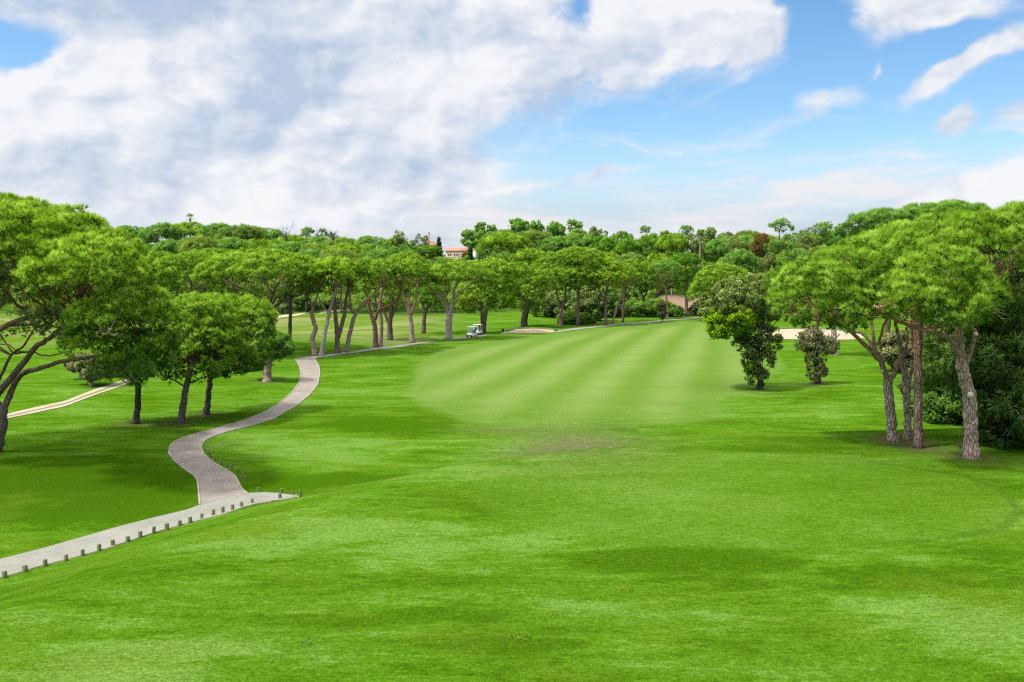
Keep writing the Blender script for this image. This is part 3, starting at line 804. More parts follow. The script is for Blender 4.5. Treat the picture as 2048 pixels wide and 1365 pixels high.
# ------------------------------------------------------------------ left foreground trees
tree('stone_pine', 'huge spreading pine with low forking limbs at the left edge of the lawn', (-14, 905),
     [([(-12, 905), (0, 860), (6, 815)], 26, 19),
      ([(6, 822), (16, 800), (40, 753), (79, 737, -1), (131, 722, -2), (198, 712, -3), (235, 694, -3), (280, 660, -3)], 13, 4),
      ([(6, 826), (-10, 796), (6, 776, -.5), (34, 742, -1), (71, 696, -1.5), (105, 672, -2), (150, 625, -2), (185, 570, -2)], 17, 5),
      ([(-10, 790), (0, 756, 1), (22, 712, 1), (48, 690, 1), (80, 640, 1.5)], 8, 3),
      ([(24, 709, 1), (55, 704, 1), (100, 712, 0), (145, 700, -1)], 5, 2),
      ([(-30, 780), (-30, 700, -2), (-5, 662, -3), (50, 637, -4), (110, 620, -4), (170, 600, -4)], 15, 4),
      ([(-40, 740), (-20, 640, -2), (8, 600, -3), (18, 550, -3), (30, 500, -3)], 13, 4),
      ([(-30, 690, -2), (0, 655, -3), (60, 650, -3), (120, 655, -4)], 8, 3)],
     [(-70, 545, 230, 150, 0), (70, 510, 125, 85, -7), (20, 500, 110, 80, -9), (205, 690, 72, 44, -9), (175, 560, 120, 85, -10), (235, 640, 95, 88, -10), (288, 688, 66, 70, -8), (150, 620, 95, 70, 3.5), (215, 510, 64, 48, -5), (130, 470, 80, 50, -5), (300, 645, 52, 64, -7), (262, 712, 66, 40, -8), (318, 716, 34, 40, -7),
      (20, 440, 95, 42, -2), (150, 465, 60, 35, -1)],
     fol='pine', bark='red', style=dict(per=10, k=14, L=0.30, W=0.036, under=0.08, inner=0.2, spread=.40, up=.8, dens=.46, flat=.7, tonevar=.24), rc=0.34, nb=150, twigs=46, brr=0.09, seed=3)
_t1 = TREES[-1]; _B1 = np.array(_t1.location); _r1 = np.random.default_rng(41)
_k = lambda px, py, do, rx, ry: (P3(px, py, _B1[1] + do) - _B1, (rx * (_B1[1] + do) / F, rx * (_B1[1] + do) / F, ry * (_B1[1] + do) / F))
_C1 = clumps([_k(30, 560, -4, 60, 40), _k(90, 640, -5, 46, 26), _k(165, 672, -6, 40, 20), _k(240, 735, -6, 46, 18)], .4, _r1, .34, .9, .5)
_o1 = add_leaves('inner_foliage', brushes(*_C1, _r1, per=8, k=12, L=.34, W=.036, up=-.1, spread=.6, droop=.2), FOL['grey'], _t1)
_o1['label'] = 'grey green older needles on the inner and lower branches'
tree('stone_pine', 'slim upright pine with dark straight trunk nearest the right tip of the huge left pine', (272, 848),
     [([(272, 848), (276, 800), (277, 745)], 13, 10)], [(285, 715, 62, 42, 0), (255, 745, 38, 20, 1)], fol='deep', bark='dark', group=None, style=dict(L=0.4, W=0.055), nb=26)
tree('stone_pine', 'round crowned pine with slightly leaning trunk, left of a close pair above the paved path', (361, 847),
     [([(361, 847), (367, 805), (376, 760), (385, 720)], 15, 9), ([(372, 775), (350, 762), (320, 750)], 4, 2), ([(375, 768), (400, 758), (430, 752)], 4, 2)],
     [(395, 690, 85, 72, 0), (345, 722, 50, 38, 0.5), (400, 632, 62, 40, 0), (335, 670, 60, 45, 1.5)], bark='brown', style=dict(per=10, k=12, L=0.32, W=0.045, under=0.5, spread=.42, dens=.46, inner=.3, up=.8, flat=.7), rc=0.36, nb=60)
tree('stone_pine', 'round crowned pine with slightly leaning trunk, right of a close pair above the paved path', (411, 830),
     [([(411, 830), (417, 790), (423, 750), (440, 710)], 13, 8), ([(421, 760), (445, 745), (470, 740)], 4, 2)],
     [(465, 672, 82, 72, 0), (500, 640, 48, 42, 1), (430, 628, 55, 36, 2), (455, 715, 60, 35, -.5)], bark='brown', style=dict(per=10, k=12, L=0.32, W=0.045, under=0.5, spread=.42, dens=.46, inner=.3, up=.8, flat=.7), rc=0.36, nb=60)
tree('stone_pine', 'stubby grey trunked pine with dull foliage under the edge of the paired pines', (534, 764),
     [([(534, 764), (536, 735), (545, 705), (560, 690)], 18, 10)], [(548, 692, 30, 24, 0), (520, 712, 26, 22, 1)], fol='cool', bark='grey', style=dict(under=.5), nb=20)
tree('olive_tree', 'small grey leaved tree with pale stub trunk on the lawn behind the huge left pine', (183, 772),
     [([(183, 772), (184, 750), (190, 735)], 10, 7)], [(195, 735, 32, 20, 0), (170, 728, 22, 14, 1)], fol='olive', bark='pale', style=dict(leaf=True, L=.22, W=.12, under=.6, per=50), nb=14)
tree('olive_tree', 'smallest grey leaved tree with stub trunk left of the dirt track end', (162, 759),
     [([(162, 759), (162, 742), (160, 730)], 8, 5)], [(158, 728, 18, 12, 0)], fol='olive', bark='grey', style=dict(leaf=True, L=.22, W=.12, under=.6, per=50), nb=8)
tree('olive_tree', 'grey leaved tree with short dark trunk right above the dirt track end', (224, 753),
     [([(224, 753), (226, 738), (232, 725)], 7, 5)], [(232, 722, 26, 13, 0), (265, 735, 26, 14, 0)], fol='grey', bark='brown', style=dict(leaf=True, L=.22, W=.12, under=.6, per=50), nb=10)

# ------------------------------------------------------------------ the row behind the paved path
G = 'stone pines in the row behind the path'
tree('stone_pine', 'widest umbrella pine with low fanning limbs, behind the top of the paved path', (541, 708),
     [([(541, 708), (541, 650), (541, 612)], 15, 13), ([(541, 622), (520, 595), (480, 575, -2), (440, 562, -3)], 7, 2), ([(541, 615), (540, 590), (530, 560)], 8, 3),
      ([(541, 620), (570, 600), (605, 588, -2), (640, 562, -2)], 7, 2), ([(541, 612), (555, 590), (575, 560, 2)], 5, 2), ([(541, 618), (500, 600), (470, 585, 3)], 5, 2),
      ([(541, 615), (545, 585, -3), (560, 560, -4)], 5, 2)],
     [(532, 548, 135, 44, 0), (455, 558, 62, 30, -1), (620, 552, 50, 30, -1)], group=G, bark='brown', style=dict(under=.12, inner=.15), nb=90)
tree('stone_pine', 'bright umbrella pine joining the left side of the widest umbrella pine', (398, 704),
     [([(398, 704), (396, 640), (390, 590)], 14, 10)], [(378, 552, 76, 44, 2), (335, 572, 40, 34, 0), (430, 530, 60, 28, 5)], group=G, style=dict(under=.3), nb=40)
tree('stone_pine', 'straight dark single trunk pine left of the top end of the paved path', (579, 711),
     [([(579, 711), (580, 660), (581, 608), (585, 585)], 8, 6)], [(586, 583, 38, 20, 1), (560, 592, 30, 14, 4)], fol='grey', bark='dark', group=G, nb=16)
tree('stone_pine', 'wavy pale trunk pine standing right at the top end of the paved path', (632, 711),
     [([(632, 711), (625, 678), (631, 657), (624, 630), (627, 613)], 11, 8), ([(627, 615), (615, 596), (606, 584), (592, 570)], 5, 2), ([(627, 613), (634, 594), (633, 572)], 5, 2)],
     [(642, 553, 42, 28, 0), (610, 566, 30, 18, 0)], bark='grey', group=G, nb=26)
tree('stone_pine', 'pale pine leaning right, second trunk from the top end of the paved path', (643, 713),
     [([(642, 713), (648, 678), (656, 639), (665, 604), (674, 572)], 9, 5), ([(656, 625), (644, 610), (634, 585)], 4, 2)],
     [(662, 546, 34, 24, -1), (680, 560, 24, 16, 1)], bark='pale', group=G, nb=24)
tree('stone_pine', 'double stemmed red brown pine, third trunk from the paved path end', (675, 707),
     [([(675, 707), (674, 664), (670, 620), (668, 570)], 11, 5), ([(676, 676), (688, 633), (692, 600), (698, 570)], 9, 5)],
     [(690, 548, 42, 28, 1), (670, 540, 32, 20, 3)], bark='red', group=G, nb=30)
tree('stone_pine', 'pine leaning right with long sideways upper limb, fourth trunk from the paved path end', (693, 705),
     [([(692, 705), (702, 658), (712, 626), (726, 609), (754, 581), (770, 566)], 9, 4), ([(706, 628), (700, 600), (698, 570)], 5, 3), ([(730, 606), (760, 603), (785, 578)], 4, 2)],
     [(735, 552, 44, 28, 0), (768, 546, 30, 22, 2)], bark='grey', group=G, nb=30)
tree('stone_pine', 'reddish pine with widely forked crown limbs, left of a tight pair in the row', (752, 696),
     [([(752, 696), (749, 652), (739, 620), (736, 600)], 11, 6), ([(750, 640), (758, 622), (786, 608), (802, 580), (803, 566)], 7, 3), ([(754, 624), (740, 600), (725, 578)], 4, 2)],
     [(785, 550, 42, 26, -1), (750, 560, 30, 18, -1)], bark='red', group=G, nb=34)
tree('stone_pine', 'straight pale pine, right of a tight pair in the row', (761, 694),
     [([(760, 694), (763, 652), (760, 613), (764, 575)], 9, 5)], [(770, 546, 36, 24, 3)], bark='grey', group=G, nb=20)
tree('stone_pine', 'shorter dark pine with several upright stems set back behind the row', (780, 681),
     [([(780, 681), (780, 646), (783, 613), (785, 590)], 12, 6), ([(778, 650), (768, 622), (762, 600)], 6, 3), ([(782, 640), (792, 612), (800, 592)], 5, 3)],
     [(783, 588, 38, 18, 0), (770, 575, 30, 14, 3)], fol='deep', bark='brown', group=G, nb=22)
tree('stone_pine', 'slim pine forking high into a narrow vase, left of the shorter dark leaning pine', (825, 686),
     [([(825, 686), (822, 646), (818, 621), (803, 578)], 11, 4), ([(822, 630), (832, 600), (835, 570)], 7, 3), ([(820, 626), (819, 600), (820, 575)], 4, 2)],
     [(818, 548, 42, 26, 0), (845, 556, 26, 18, 2)], bark='grey', group=G, nb=34)
tree('stone_pine', 'shorter dark leaning pine between the narrow vase pine and the stout forked pine', (847, 667),
     [([(847, 667), (849, 631), (858, 610), (868, 595)], 9, 5), ([(850, 628), (845, 608), (838, 595)], 6, 3)], [(858, 588, 34, 18, 0), (868, 606, 20, 10, -1)], fol='deep', bark='brown', group=G, nb=20)
tree('stone_pine', 'stout pale trunk forked into a broad vase, just left of the golf carts', (897, 679),
     [([(897, 679), (898, 643), (900, 627)], 14, 12), ([(899, 634), (888, 606), (872, 588), (850, 566, -1)], 8, 3), ([(886, 600), (883, 584), (886, 562)], 5, 2),
      ([(900, 632), (907, 602), (909, 578), (922, 556)], 9, 4), ([(896, 620), (892, 590), (900, 560)], 4, 2), ([(908, 600), (930, 578), (950, 560)], 4, 2)],
     [(915, 558, 70, 30, 0), (868, 562, 36, 22, -1), (962, 563, 34, 22, 1)], bark='pale', group=G, nb=60, style=dict(under=.1))
tree('stone_pine', 'full dark crowned twin trunk pine directly behind the golf carts', (966, 667),
     [([(966, 667), (964, 625), (963, 605)], 8, 6), ([(967, 664), (972, 625), (979, 600)], 9, 6)],
     [(955, 592, 44, 32, 0), (1000, 580, 40, 34, 1), (985, 548, 52, 28, 2), (930, 606, 24, 17, -1)], fol='pine', bark='brown', group=G, nb=40, style=dict(under=.5))
tree('stone_pine', 'leaning slim dark trunk pine above the small left bunker', (1044, 658),
     [([(1044, 658), (1048, 626), (1054, 605)], 8, 6)], [(1048, 592, 40, 28, 0), (1030, 556, 46, 28, 2), (1075, 568, 34, 26, 1)], bark='brown', group=G, nb=30, style=dict(under=.5))
tree('stone_pine', 'low dark pine half hidden behind the leaning slim trunk above the left bunker', (1051, 652),
     [([(1051, 652), (1053, 630), (1058, 615)], 7, 5)], [(1064, 612, 26, 15, 0)], fol='deep', bark='dark', group=G, nb=12, y=None)

G2 = 'pines along the far side of the fairway'
far = [
 ('reddish pine forked low in a narrow Y, leftmost trunk against the dark thicket', (1122, 652), [([(1122, 652), (1123, 619)], 9, 8), ([(1123, 624), (1115, 593), (1110, 570)], 5, 3), ([(1123, 624), (1131, 590), (1132, 568)], 6, 3)], [(1120, 560, 44, 26, 0), (1095, 545, 34, 26, 2), (1130, 530, 46, 28, 3)], 'pine', 'red'),
 ('tall straight reddish pine with one thin side limb, second trunk against the dark thicket', (1156, 652), [([(1156, 652), (1157, 589), (1158, 565)], 6, 5), ([(1157, 589), (1172, 582), (1190, 580)], 2, 1.2), ([(1157, 590), (1148, 576), (1142, 565)], 2.5, 1.5)], [(1168, 556, 46, 24, 0), (1165, 525, 52, 28, 2)], 'pine', 'red'),
 ('slim pine with a short left fork, third trunk along the far fairway edge', (1211, 652), [([(1211, 652), (1212, 598), (1214, 575)], 6, 5), ([(1212, 602), (1202, 588), (1196, 575)], 3, 2)], [(1212, 560, 40, 22, 0), (1205, 540, 40, 22, 2)], 'pine', 'brown'),
 ('thin pine leaning strongly right, fourth trunk along the far fairway edge', (1225, 647), [([(1224, 647), (1234, 615), (1244, 584), (1248, 570)], 4.5, 3.5)], [(1245, 556, 34, 20, 0)], 'pine', 'grey'),
 ('straight thin pine close right of the strongly leaning thin pine', (1245, 645), [([(1245, 645), (1247, 610), (1251, 584), (1253, 568)], 5, 4)], [(1262, 545, 44, 24, 1)], 'pine', 'brown'),
 ('dark pine set back on the bank, behind the far fairway edge', (1284, 616), [([(1284, 616), (1283, 595), (1281, 575)], 9, 7), ([(1284, 600), (1292, 588), (1296, 575)], 4, 3)], [(1285, 560, 40, 22, 0), (1262, 572, 30, 16, 0)], 'cool', 'dark'),
 ('dark pine bending in a curve to the right beside the bare soil bank', (1299, 630), [([(1298, 630), (1304, 605), (1324, 582), (1345, 572)], 7, 5)], [(1330, 552, 44, 26, 0), (1360, 562, 24, 16, 0)], 'pine', 'dark'),
 ('thin straight pine in front of the bare soil bank', (1335, 639), [([(1335, 639), (1333, 600), (1332, 570)], 4.5, 3.5)], [(1330, 545, 36, 22, 0)], 'cool', 'grey'),
 ('narrow dark crowned pine with straight trunk right of the bare soil bank', (1373, 633), [([(1373, 633), (1373, 590), (1373, 560)], 6.5, 5)], [(1372, 558, 28, 26, 0), (1370, 528, 32, 20, 0)], 'deep', 'red'),
 ('dome crowned pine at the end of the fairway, left of the oak', (1443, 642), [([(1443, 642), (1442, 600), (1440, 570)], 8, 6)], [(1440, 568, 54, 40, 0), (1405, 590, 28, 24, -1), (1480, 575, 30, 34, 1)], 'pine', 'brown'),
]
for lb, base, st_, lo, fo, ba in far:
    tree('stone_pine', lb, base, st_, lo, fol=fo, bark=ba, group=G2, nb=26, style=dict(under=.35))
tree('sapling', 'thin staked sapling with small pale leaves on the far fairway edge', (1325, 645), [([(1325, 645), (1325, 625), (1324, 612)], 1.6, 0.8)],
     [(1325, 626, 6, 9, 0), (1324, 612, 5, 6, 0)], fol='olive', bark='grey', cat='sapling', style=dict(under=1, per=20, dens=0.9), rc=.45, nb=4)

# ------------------------------------------------------------------ the oak and the shrubby tree on the right
tree('cork_oak', 'broad leaved oak with leafy stem and a brighter green lower left side', (1519, 779),
     [([(1519, 779), (1521, 742), (1508, 712)], 13, 10), ([(1508, 714), (1492, 690, -.5), (1488, 678, -.5), (1468, 662, -1), (1455, 630, -1)], 7, 3),
      ([(1510, 712), (1518, 690), (1524, 668), (1514, 645), (1505, 610)], 8, 4), ([(1522, 665), (1538, 642), (1548, 625)], 4, 2), ([(1490, 680), (1480, 640), (1475, 600)], 4, 2),
      ([(1524, 668), (1542, 655), (1556, 640)], 3, 1.5)],
     [(1470, 606, 62, 48, 0), (1508, 590, 42, 40, 1), (1528, 628, 26, 30, .5), (1432, 630, 26, 28, 0), (1500, 660, 34, 26, .5), (1518, 718, 27, 36, 0), (1490, 692, 20, 18, 0), (1540, 682, 20, 24, .5), (1515, 752, 18, 18, 0)],
     fol='oak', bark='dark', style=dict(leaf=True, k=7, L=0.22, W=0.14, per=12, under=.8, spread=1.0, up=.2, dens=.31, inner=.22, flat=.8), rc=.38, nb=110, cat='oak tree')
_oak = TREES[-1]
_r = np.random.default_rng(5)
_y = _oak.location.y; _B = np.array(_oak.location)
_L = [(P3(1452, 655, _y - 1) - _B, (32 * _y / F, 26 * _y / F, 18 * _y / F)), (P3(1478, 640, _y - 2) - _B, (26 * _y / F, 20 * _y / F, 22 * _y / F)), (P3(1440, 640, _y - 1) - _B, (22 * _y / F, 20 * _y / F, 16 * _y / F)),
      (P3(1500, 745, _y - .5) - _B, (8 * _y / F, 8 * _y / F, 14 * _y / F))]
_C = clumps(_L, .5, _r, .6, .6, .3)
_V = brushes(*_C, _r, per=16, k=7, L=.22, W=.14, up=.2, spread=1.0, leaf=True)
_o = add_leaves('fresh_leaves', _V, FOL['oaknew'], _oak)
_o['label'] = 'brighter yellow green leaves on the lower left of the oak'
tree('olive_tree', 'small grey leaved tree wrapped in ivy like leaves on the lawn right of the oak', (1636, 769),
     [([(1636, 769), (1634, 730), (1628, 690), (1632, 660), (1640, 635)], 12, 7), ([(1632, 700), (1655, 692), (1680, 668)], 5, 2), ([(1630, 690), (1608, 680), (1590, 670)], 3, 1.5)],
     [(1632, 700, 19, 40, 0), (1622, 680, 20, 24, 0), (1658, 690, 18, 15, 0), (1634, 735, 17, 28, 0), (1602, 690, 12, 9, 0)],
     fol='olive', bark='dark', style=dict(leaf=True, k=7, L=0.18, W=0.09, per=11, under=1, spread=1.1, up=.1, dens=.34, inner=.5), rc=.34, nb=70)
tree('stone_pine', 'single pale trunk beside the right bunker with its crown hidden in the pines', (1670, 711),
     [([(1670, 711), (1668, 680), (1669, 640), (1680, 600)], 13, 9)], [(1690, 590, 50, 30, 0)], fol='cool', bark='pale', nb=14)

# ------------------------------------------------------------------ right foreground pines
near = dict(per=10, k=14, L=0.30, W=0.036, under=.5, inner=.30, spread=.40, up=.9, dens=.46, flat=.7, tonevar=.24)
tree('stone_pine', 'pine with low wide vase of grey limbs, leftmost trunk of the four right foreground pines', (1786, 881),
     [([(1786, 881), (1782, 830), (1776, 775), (1775, 752)], 20, 17),
      ([(1776, 760), (1760, 722, -.5), (1727, 688, -1), (1687, 652, -1.5), (1652, 632, -2)], 13, 4), ([(1762, 725), (1749, 690), (1742, 640, 1), (1735, 590, 1)], 9, 4),
      ([(1757, 712), (1731, 673, 1), (1704, 660, 1.5), (1680, 640, 2)], 7, 3), ([(1757, 690), (1768, 650, -.5), (1782, 628, -.5), (1790, 590)], 6, 3),
      ([(1778, 762), (1790, 745), (1801, 718), (1822, 694, 1), (1826, 650, 1), (1820, 610, 1)], 11, 5)],
     [(1640, 592, 90, 62, -1), (1720, 572, 94, 70, 1), (1586, 582, 50, 50, 1), (1700, 620, 66, 38, -2), (1790, 575, 64, 50, 1)],
     bark='grey', style=near, rc=.34, nb=60, twigs=10, scars=((1736, 700, -.25, .10), (1764, 742, -.35, .09)), seed=11)
tree('stone_pine', 'slimmer forked pine set behind, second trunk of the four right foreground pines', (1816, 878),
     [([(1816, 878), (1815, 830), (1812, 780), (1808, 735)], 15, 12), ([(1808, 740), (1803, 700), (1793, 656), (1785, 620)], 9, 5), ([(1816, 770), (1826, 735), (1838, 700, 1), (1845, 660, 1)], 8, 4),
      ([(1806, 715), (1815, 680, -1), (1812, 640, -1)], 6, 3)],
     [(1745, 520, 80, 44, 4), (1800, 500, 84, 46, 5), (1690, 535, 56, 36, 5)], bark='grey', style=near, rc=.34, nb=30, seed=12)
tree('stone_pine', 'dead straight dark reddish trunk, third of the four right foreground pines', (1837, 896),
     [([(1837, 896), (1836, 800), (1835, 700), (1834, 600), (1838, 540)], 16, 13), ([(1835, 620), (1860, 590), (1890, 560)], 7, 3), ([(1835, 610), (1810, 580), (1790, 555)], 6, 3)],
     [(1860, 495, 90, 52, 2), (1900, 470, 70, 40, 3), (1820, 535, 64, 50, 0)], bark='red', style=near, rc=.34, nb=26, seed=13)
tree('stone_pine', 'thickest right foreground pine with a round pruning scar and long left limb', (1944, 916),
     [([(1944, 916), (1942, 860), (1939, 800), (1930, 757), (1922, 730)], 27, 22), ([(1924, 740), (1921, 700), (1918, 660), (1915, 628), (1925, 590)], 20, 9),
      ([(1926, 722), (1900, 680, -.5), (1878, 669, -1), (1810, 647, -1.5), (1776, 632, -2), (1748, 612, -2)], 13, 5),
      ([(1926, 750), (1938, 712), (1950, 668, -.4), (1937, 645, -.6), (1920, 628, -.6)], 11, 6), ([(1920, 635), (1950, 610), (1975, 590), (2000, 560)], 10, 4), ([(1916, 640), (1900, 600, -1), (1880, 570, -2)], 8, 3)],
     [(1885, 568, 88, 68, -2), (1960, 500, 88, 66, 0), (1830, 600, 56, 42, -3), (1905, 612, 70, 38, -3), (2030, 470, 70, 52, 1), (1960, 590, 46, 34, -1)],
     bark='grey', style=near, rc=.34, nb=70, twigs=16, scars=((1940, 790, -.42, .15), (1951, 668, -.9, .10)), brr=.08, seed=14)
tree('stone_pine', 'tall pine rising behind the right foreground pines at the frame edge', (2005, 850),
     [([(2005, 850), (2003, 700), (2000, 560), (1998, 500)], 18, 10)], [(1990, 462, 86, 34, 0), (2050, 450, 70, 36, 0)], bark='brown', style=near, rc=.36, nb=40, seed=15)
# sparse high pines behind them
sp = dict(per=16, k=9, L=0.62, W=0.07, under=.8, inner=.5, dens=.28, up=.3)
tree('maritime_pine', 'sparse long needled pine top showing sky through, left one above the right foreground pines', (1770, 700),
     [([(1770, 700), (1790, 560), (1812, 500), (1790, 470), (1760, 450)], 9, 3), ([(1806, 500), (1780, 488), (1716, 488)], 3, 1.2), ([(1800, 480), (1830, 450), (1850, 430)], 4, 2)],
     [(1770, 446, 58, 22, 0), (1735, 470, 32, 14, 0), (1712, 446, 20, 14, 0), (1845, 432, 50, 18, 0)], fol='cool', bark='dark', style=sp, nb=44, group='sparse pines at the right')
tree('maritime_pine', 'sparse long needled pine top with the highest tufts, right one above the foreground pines', (1900, 700),
     [([(1900, 700), (1895, 560), (1890, 480), (1880, 440)], 9, 4), ([(1890, 480), (1920, 450), (1940, 430)], 4, 2)],
     [(1895, 425, 50, 16, 0), (1935, 430, 40, 16, 0)], fol='cool', bark='dark', style=sp, nb=40, group='sparse pines at the right')
# dark evergreen wall at the right edge
tree('evergreen_tree', 'dark drooping evergreen filling the right edge behind the thick scarred pine', (2040, 885),
     [([(2040, 885), (2040, 760), (2035, 620), (2030, 540)], 30, 14), ([(2038, 700), (2000, 690), (1960, 700)], 8, 3), ([(2038, 640), (2000, 600), (1965, 590)], 8, 3)],
     [(2030, 640, 75, 110, 0), (2000, 740, 60, 70, -1), (2045, 820, 60, 60, -2), (1990, 800, 36, 44, -1), (1985, 620, 46, 60, 1)], fol='dark', bark='dark',
     style=dict(per=56, k=8, L=.42, W=.055, under=.9, up=-.1, droop=.25, inner=.25), rc=.8, nb=90, twigs=60, seed=21)
tree('evergreen_tree', 'dark drooping evergreen between the third and fourth right foreground trunks', (1960, 850),
     [([(1960, 850), (1955, 740), (1950, 640)], 18, 8)], [(1930, 690, 54, 60, 0), (1900, 650, 44, 40, 1), (1965, 760, 50, 50, 0), (1880, 720, 34, 44, 2)], fol='dark', bark='dark',
     style=dict(per=40, k=7, L=.5, W=.07, under=.9, up=-.1, droop=.2, inner=.25), rc=.9, nb=40, seed=22)
# shrubs
def shrub(label, base, lobes, fol='shrub', group=None, **kw):
    st = dict(leaf=True, k=6, L=.28, W=.16, per=34, under=.7, up=.25, spread=.9, inner=.2, dens=.6); st.update(kw.pop('style', {}))
    bx, by_ = base
    return tree('shrub', label, base, [([(bx, by_), (bx - 1, by_ - 8), (bx + 2, by_ - 16)], 4, 2), ([(bx, by_ - 3), (bx + 7, by_ - 14)], 2, 1)], lobes, fol=fol, bark='dark', group=group, cat='shrub', style=st, nb=14, flare=0, **kw)
GS = 'shrubs at the foot of the right trees'
shrub('broad dark shrub at the foot of the evergreen on the right edge', (2000, 880), [(2000, 850, 50, 34, 0), (2040, 860, 30, 30, -1)], 'dark', GS, rc=.6)
shrub('mid green shrub behind the thickest right trunk', (1905, 845), [(1905, 815, 50, 36, 0), (1935, 795, 36, 40, 1)], 'shrub', GS, rc=.6)
shrub('lighter green shrub between the third and fourth right foreground trunks', (1868, 835), [(1868, 805, 36, 34, 0)], 'shrub', GS, rc=.6)
shrub('small low shrub left of the fourth right foreground trunk', (1885, 790), [(1888, 760, 40, 30, 0)], 'shrub', GS, rc=.6)
shrub('grey leaved shrub framed by the straight trunk and forked pines', (1800, 745), [(1805, 700, 36, 40, 0), (1850, 715, 34, 34, 0)], 'olive', GS, rc=.6)
shrub('bluish shrub seen low between the second and third right foreground trunks', (1850, 800), [(1845, 770, 36, 28, 0)], 'grey', GS, rc=.6)
shrub('low dark shrub on the left lawn under the paired pines', (495, 742), [(495, 732, 24, 11, 0)], 'grey', None)
shrub('loose dark hedge shrub between the paired pines and the stubby trunk', (520, 732), [(520, 722, 16, 13, 0)], 'shrub', None)
# thicket behind the far fairway trunks
GT = 'thicket shrubs behind the far fairway pines'
for i, (lb, bx, by_, rx, ry, fo) in enumerate([
    ('leftmost light shrub of the thicket behind the far pines', 1090, 634, 22, 20, 'shrub'),
    ('tall dark thicket shrub behind the narrow Y shaped pine', 1112, 636, 24, 30, 'grey'),
    ('tall thicket shrub between the Y shaped and straight reddish pines', 1140, 640, 24, 32, 'dark'),
    ('widest thicket shrub right of the straight reddish pine', 1178, 642, 32, 34, 'grey'),
    ('low pale green shrub at the foot of the thicket', 1150, 648, 34, 8, 'shrub'),
    ('dark thicket shrub behind the slim forked far pine', 1215, 636, 22, 30, 'dark'),
    ('blackish thicket shrub right of the thin leaning pine', 1252, 628, 26, 28, 'dark'),
    ('green bank shrub below the set back dark pine', 1270, 634, 34, 14, 'shrub'),
    ('green bank shrub beside the curved dark pine', 1318, 634, 26, 16, 'shrub'),
    ('low shrub at the left foot of the bare soil bank', 1345, 634, 16, 9, 'shrub'),
    ('silvery shrub at the right foot of the bare soil bank', 1392, 632, 12, 11, 'olive'),
    ('dark round shrub right of the bare soil bank', 1412, 628, 14, 18, 'dark'),
    ('dark hedge shrub beside the far service road', 560, 628, 24, 10, 'grey'),
    ('second hedge shrub along the far service road', 600, 622, 26, 12, 'shrub'),
    ('rounded shrub behind the left of the row beyond the service road', 650, 616, 26, 12, 'shrub')]):
    shrub(lb, (bx, by_), [(bx, by_ - ry * .9, rx, ry, 0)], fo, GT if i < 12 else 'shrubs beside the far service road', style=dict(L=.55, W=.34, per=22, k=5), rc=1.1, seed=100 + i)

print('leaf faces', NTRI)

# ================================================================== far trees: prototypes, then copies
PROTO = {}
def proto(key, stems, lobes, fol, bark, nb, seed, rc=0.85, **st):
    """metres; returns crown and trunk meshes of a tree of known height and width"""
    rng = np.random.default_rng(seed)
    s_ = dict(per=11, k=7, L=0.65, W=0.16, up=0.6, flat=0.7, spread=0.5, under=0.3, inner=0.25, dens=0.5); s_.update(st)
    wd = Wood(rng)
    for pts, r0, r1 in stems: wd.limb(pts, r0, r1, 6, 4, 0.2, 0.05)
    C, N, Q, I = clumps(lobes, rc, rng, s_.pop('dens'), s_.pop('under'), s_.pop('inner'))
    wd.branches(C, N, nb, 0.07, 4)
    top = max(c[2] + r[2] for c, r in lobes); wid = 2 * max(abs(c[0]) + r[0] for c, r in lobes)
    tk = wd.finish('trunk', BARK[bark], None, top); 
    cr = add_leaves('crown', brushes(C, N, Q, I, rng, **s_), FOL[fol], None)
    tm, cm = tk.data, cr.data
    bpy.data.objects.remove(tk); bpy.data.objects.remove(cr)
    PROTO[key] = (tm, cm, top, wid)
def J(r, a): return r.uniform(-a, a)
_r = random.Random(4)
for v in range(3):
    h = 13.0
    stems = [([(0, 0, -0.4), (J(_r, .3), 0, 4), (J(_r, .6), 0, 8.2)], 0.32, 0.2)]
    for q_ in range(4):
        a = q_ * 1.57 + _r.random(); stems.append(([(J(_r, .3), 0, 6.5 + _r.random()), (2.2 * math.cos(a), 2.2 * math.sin(a), 9), (4 * math.cos(a), 4 * math.sin(a), 10.5)], 0.16, 0.05))
    lobes = [((0, 0, 10.6), (5.6, 5.6, 2.4)), ((3.6 + J(_r, .5), J(_r, 2), 10.2), (3.4, 3.2, 1.7)), ((-3.8, J(_r, 2), 10.0 + J(_r, .4)), (3.2, 3.2, 1.8)), ((J(_r, 2), -2, 11.4), (2.8, 2.6, 1.6))]
    proto('umbrella%d' % v, stems, lobes, ['hill', 'pine', 'cool'][v], ['brown', 'grey', 'brown'][v], 26, 50 + v)
for v in range(2):
    stems = [([(0, 0, -0.4), (0.2, 0, 3), (J(_r, .4), 0, 7)], 0.3, 0.14)]
    lobes = [((0, 0, 7.6), (4.4, 4.4, 3.6)), ((2.2, 0, 6.0), (3.0, 3.2, 2.6)), ((-2.4, 0.5, 6.4), (2.8, 3.2, 2.6)), ((0.8, -1, 9.6), (2.6, 2.6, 1.9))]
    proto('round%d' % v, stems, lobes, ['cool', 'deep'][v], 'brown', 24, 60 + v, under=.6)
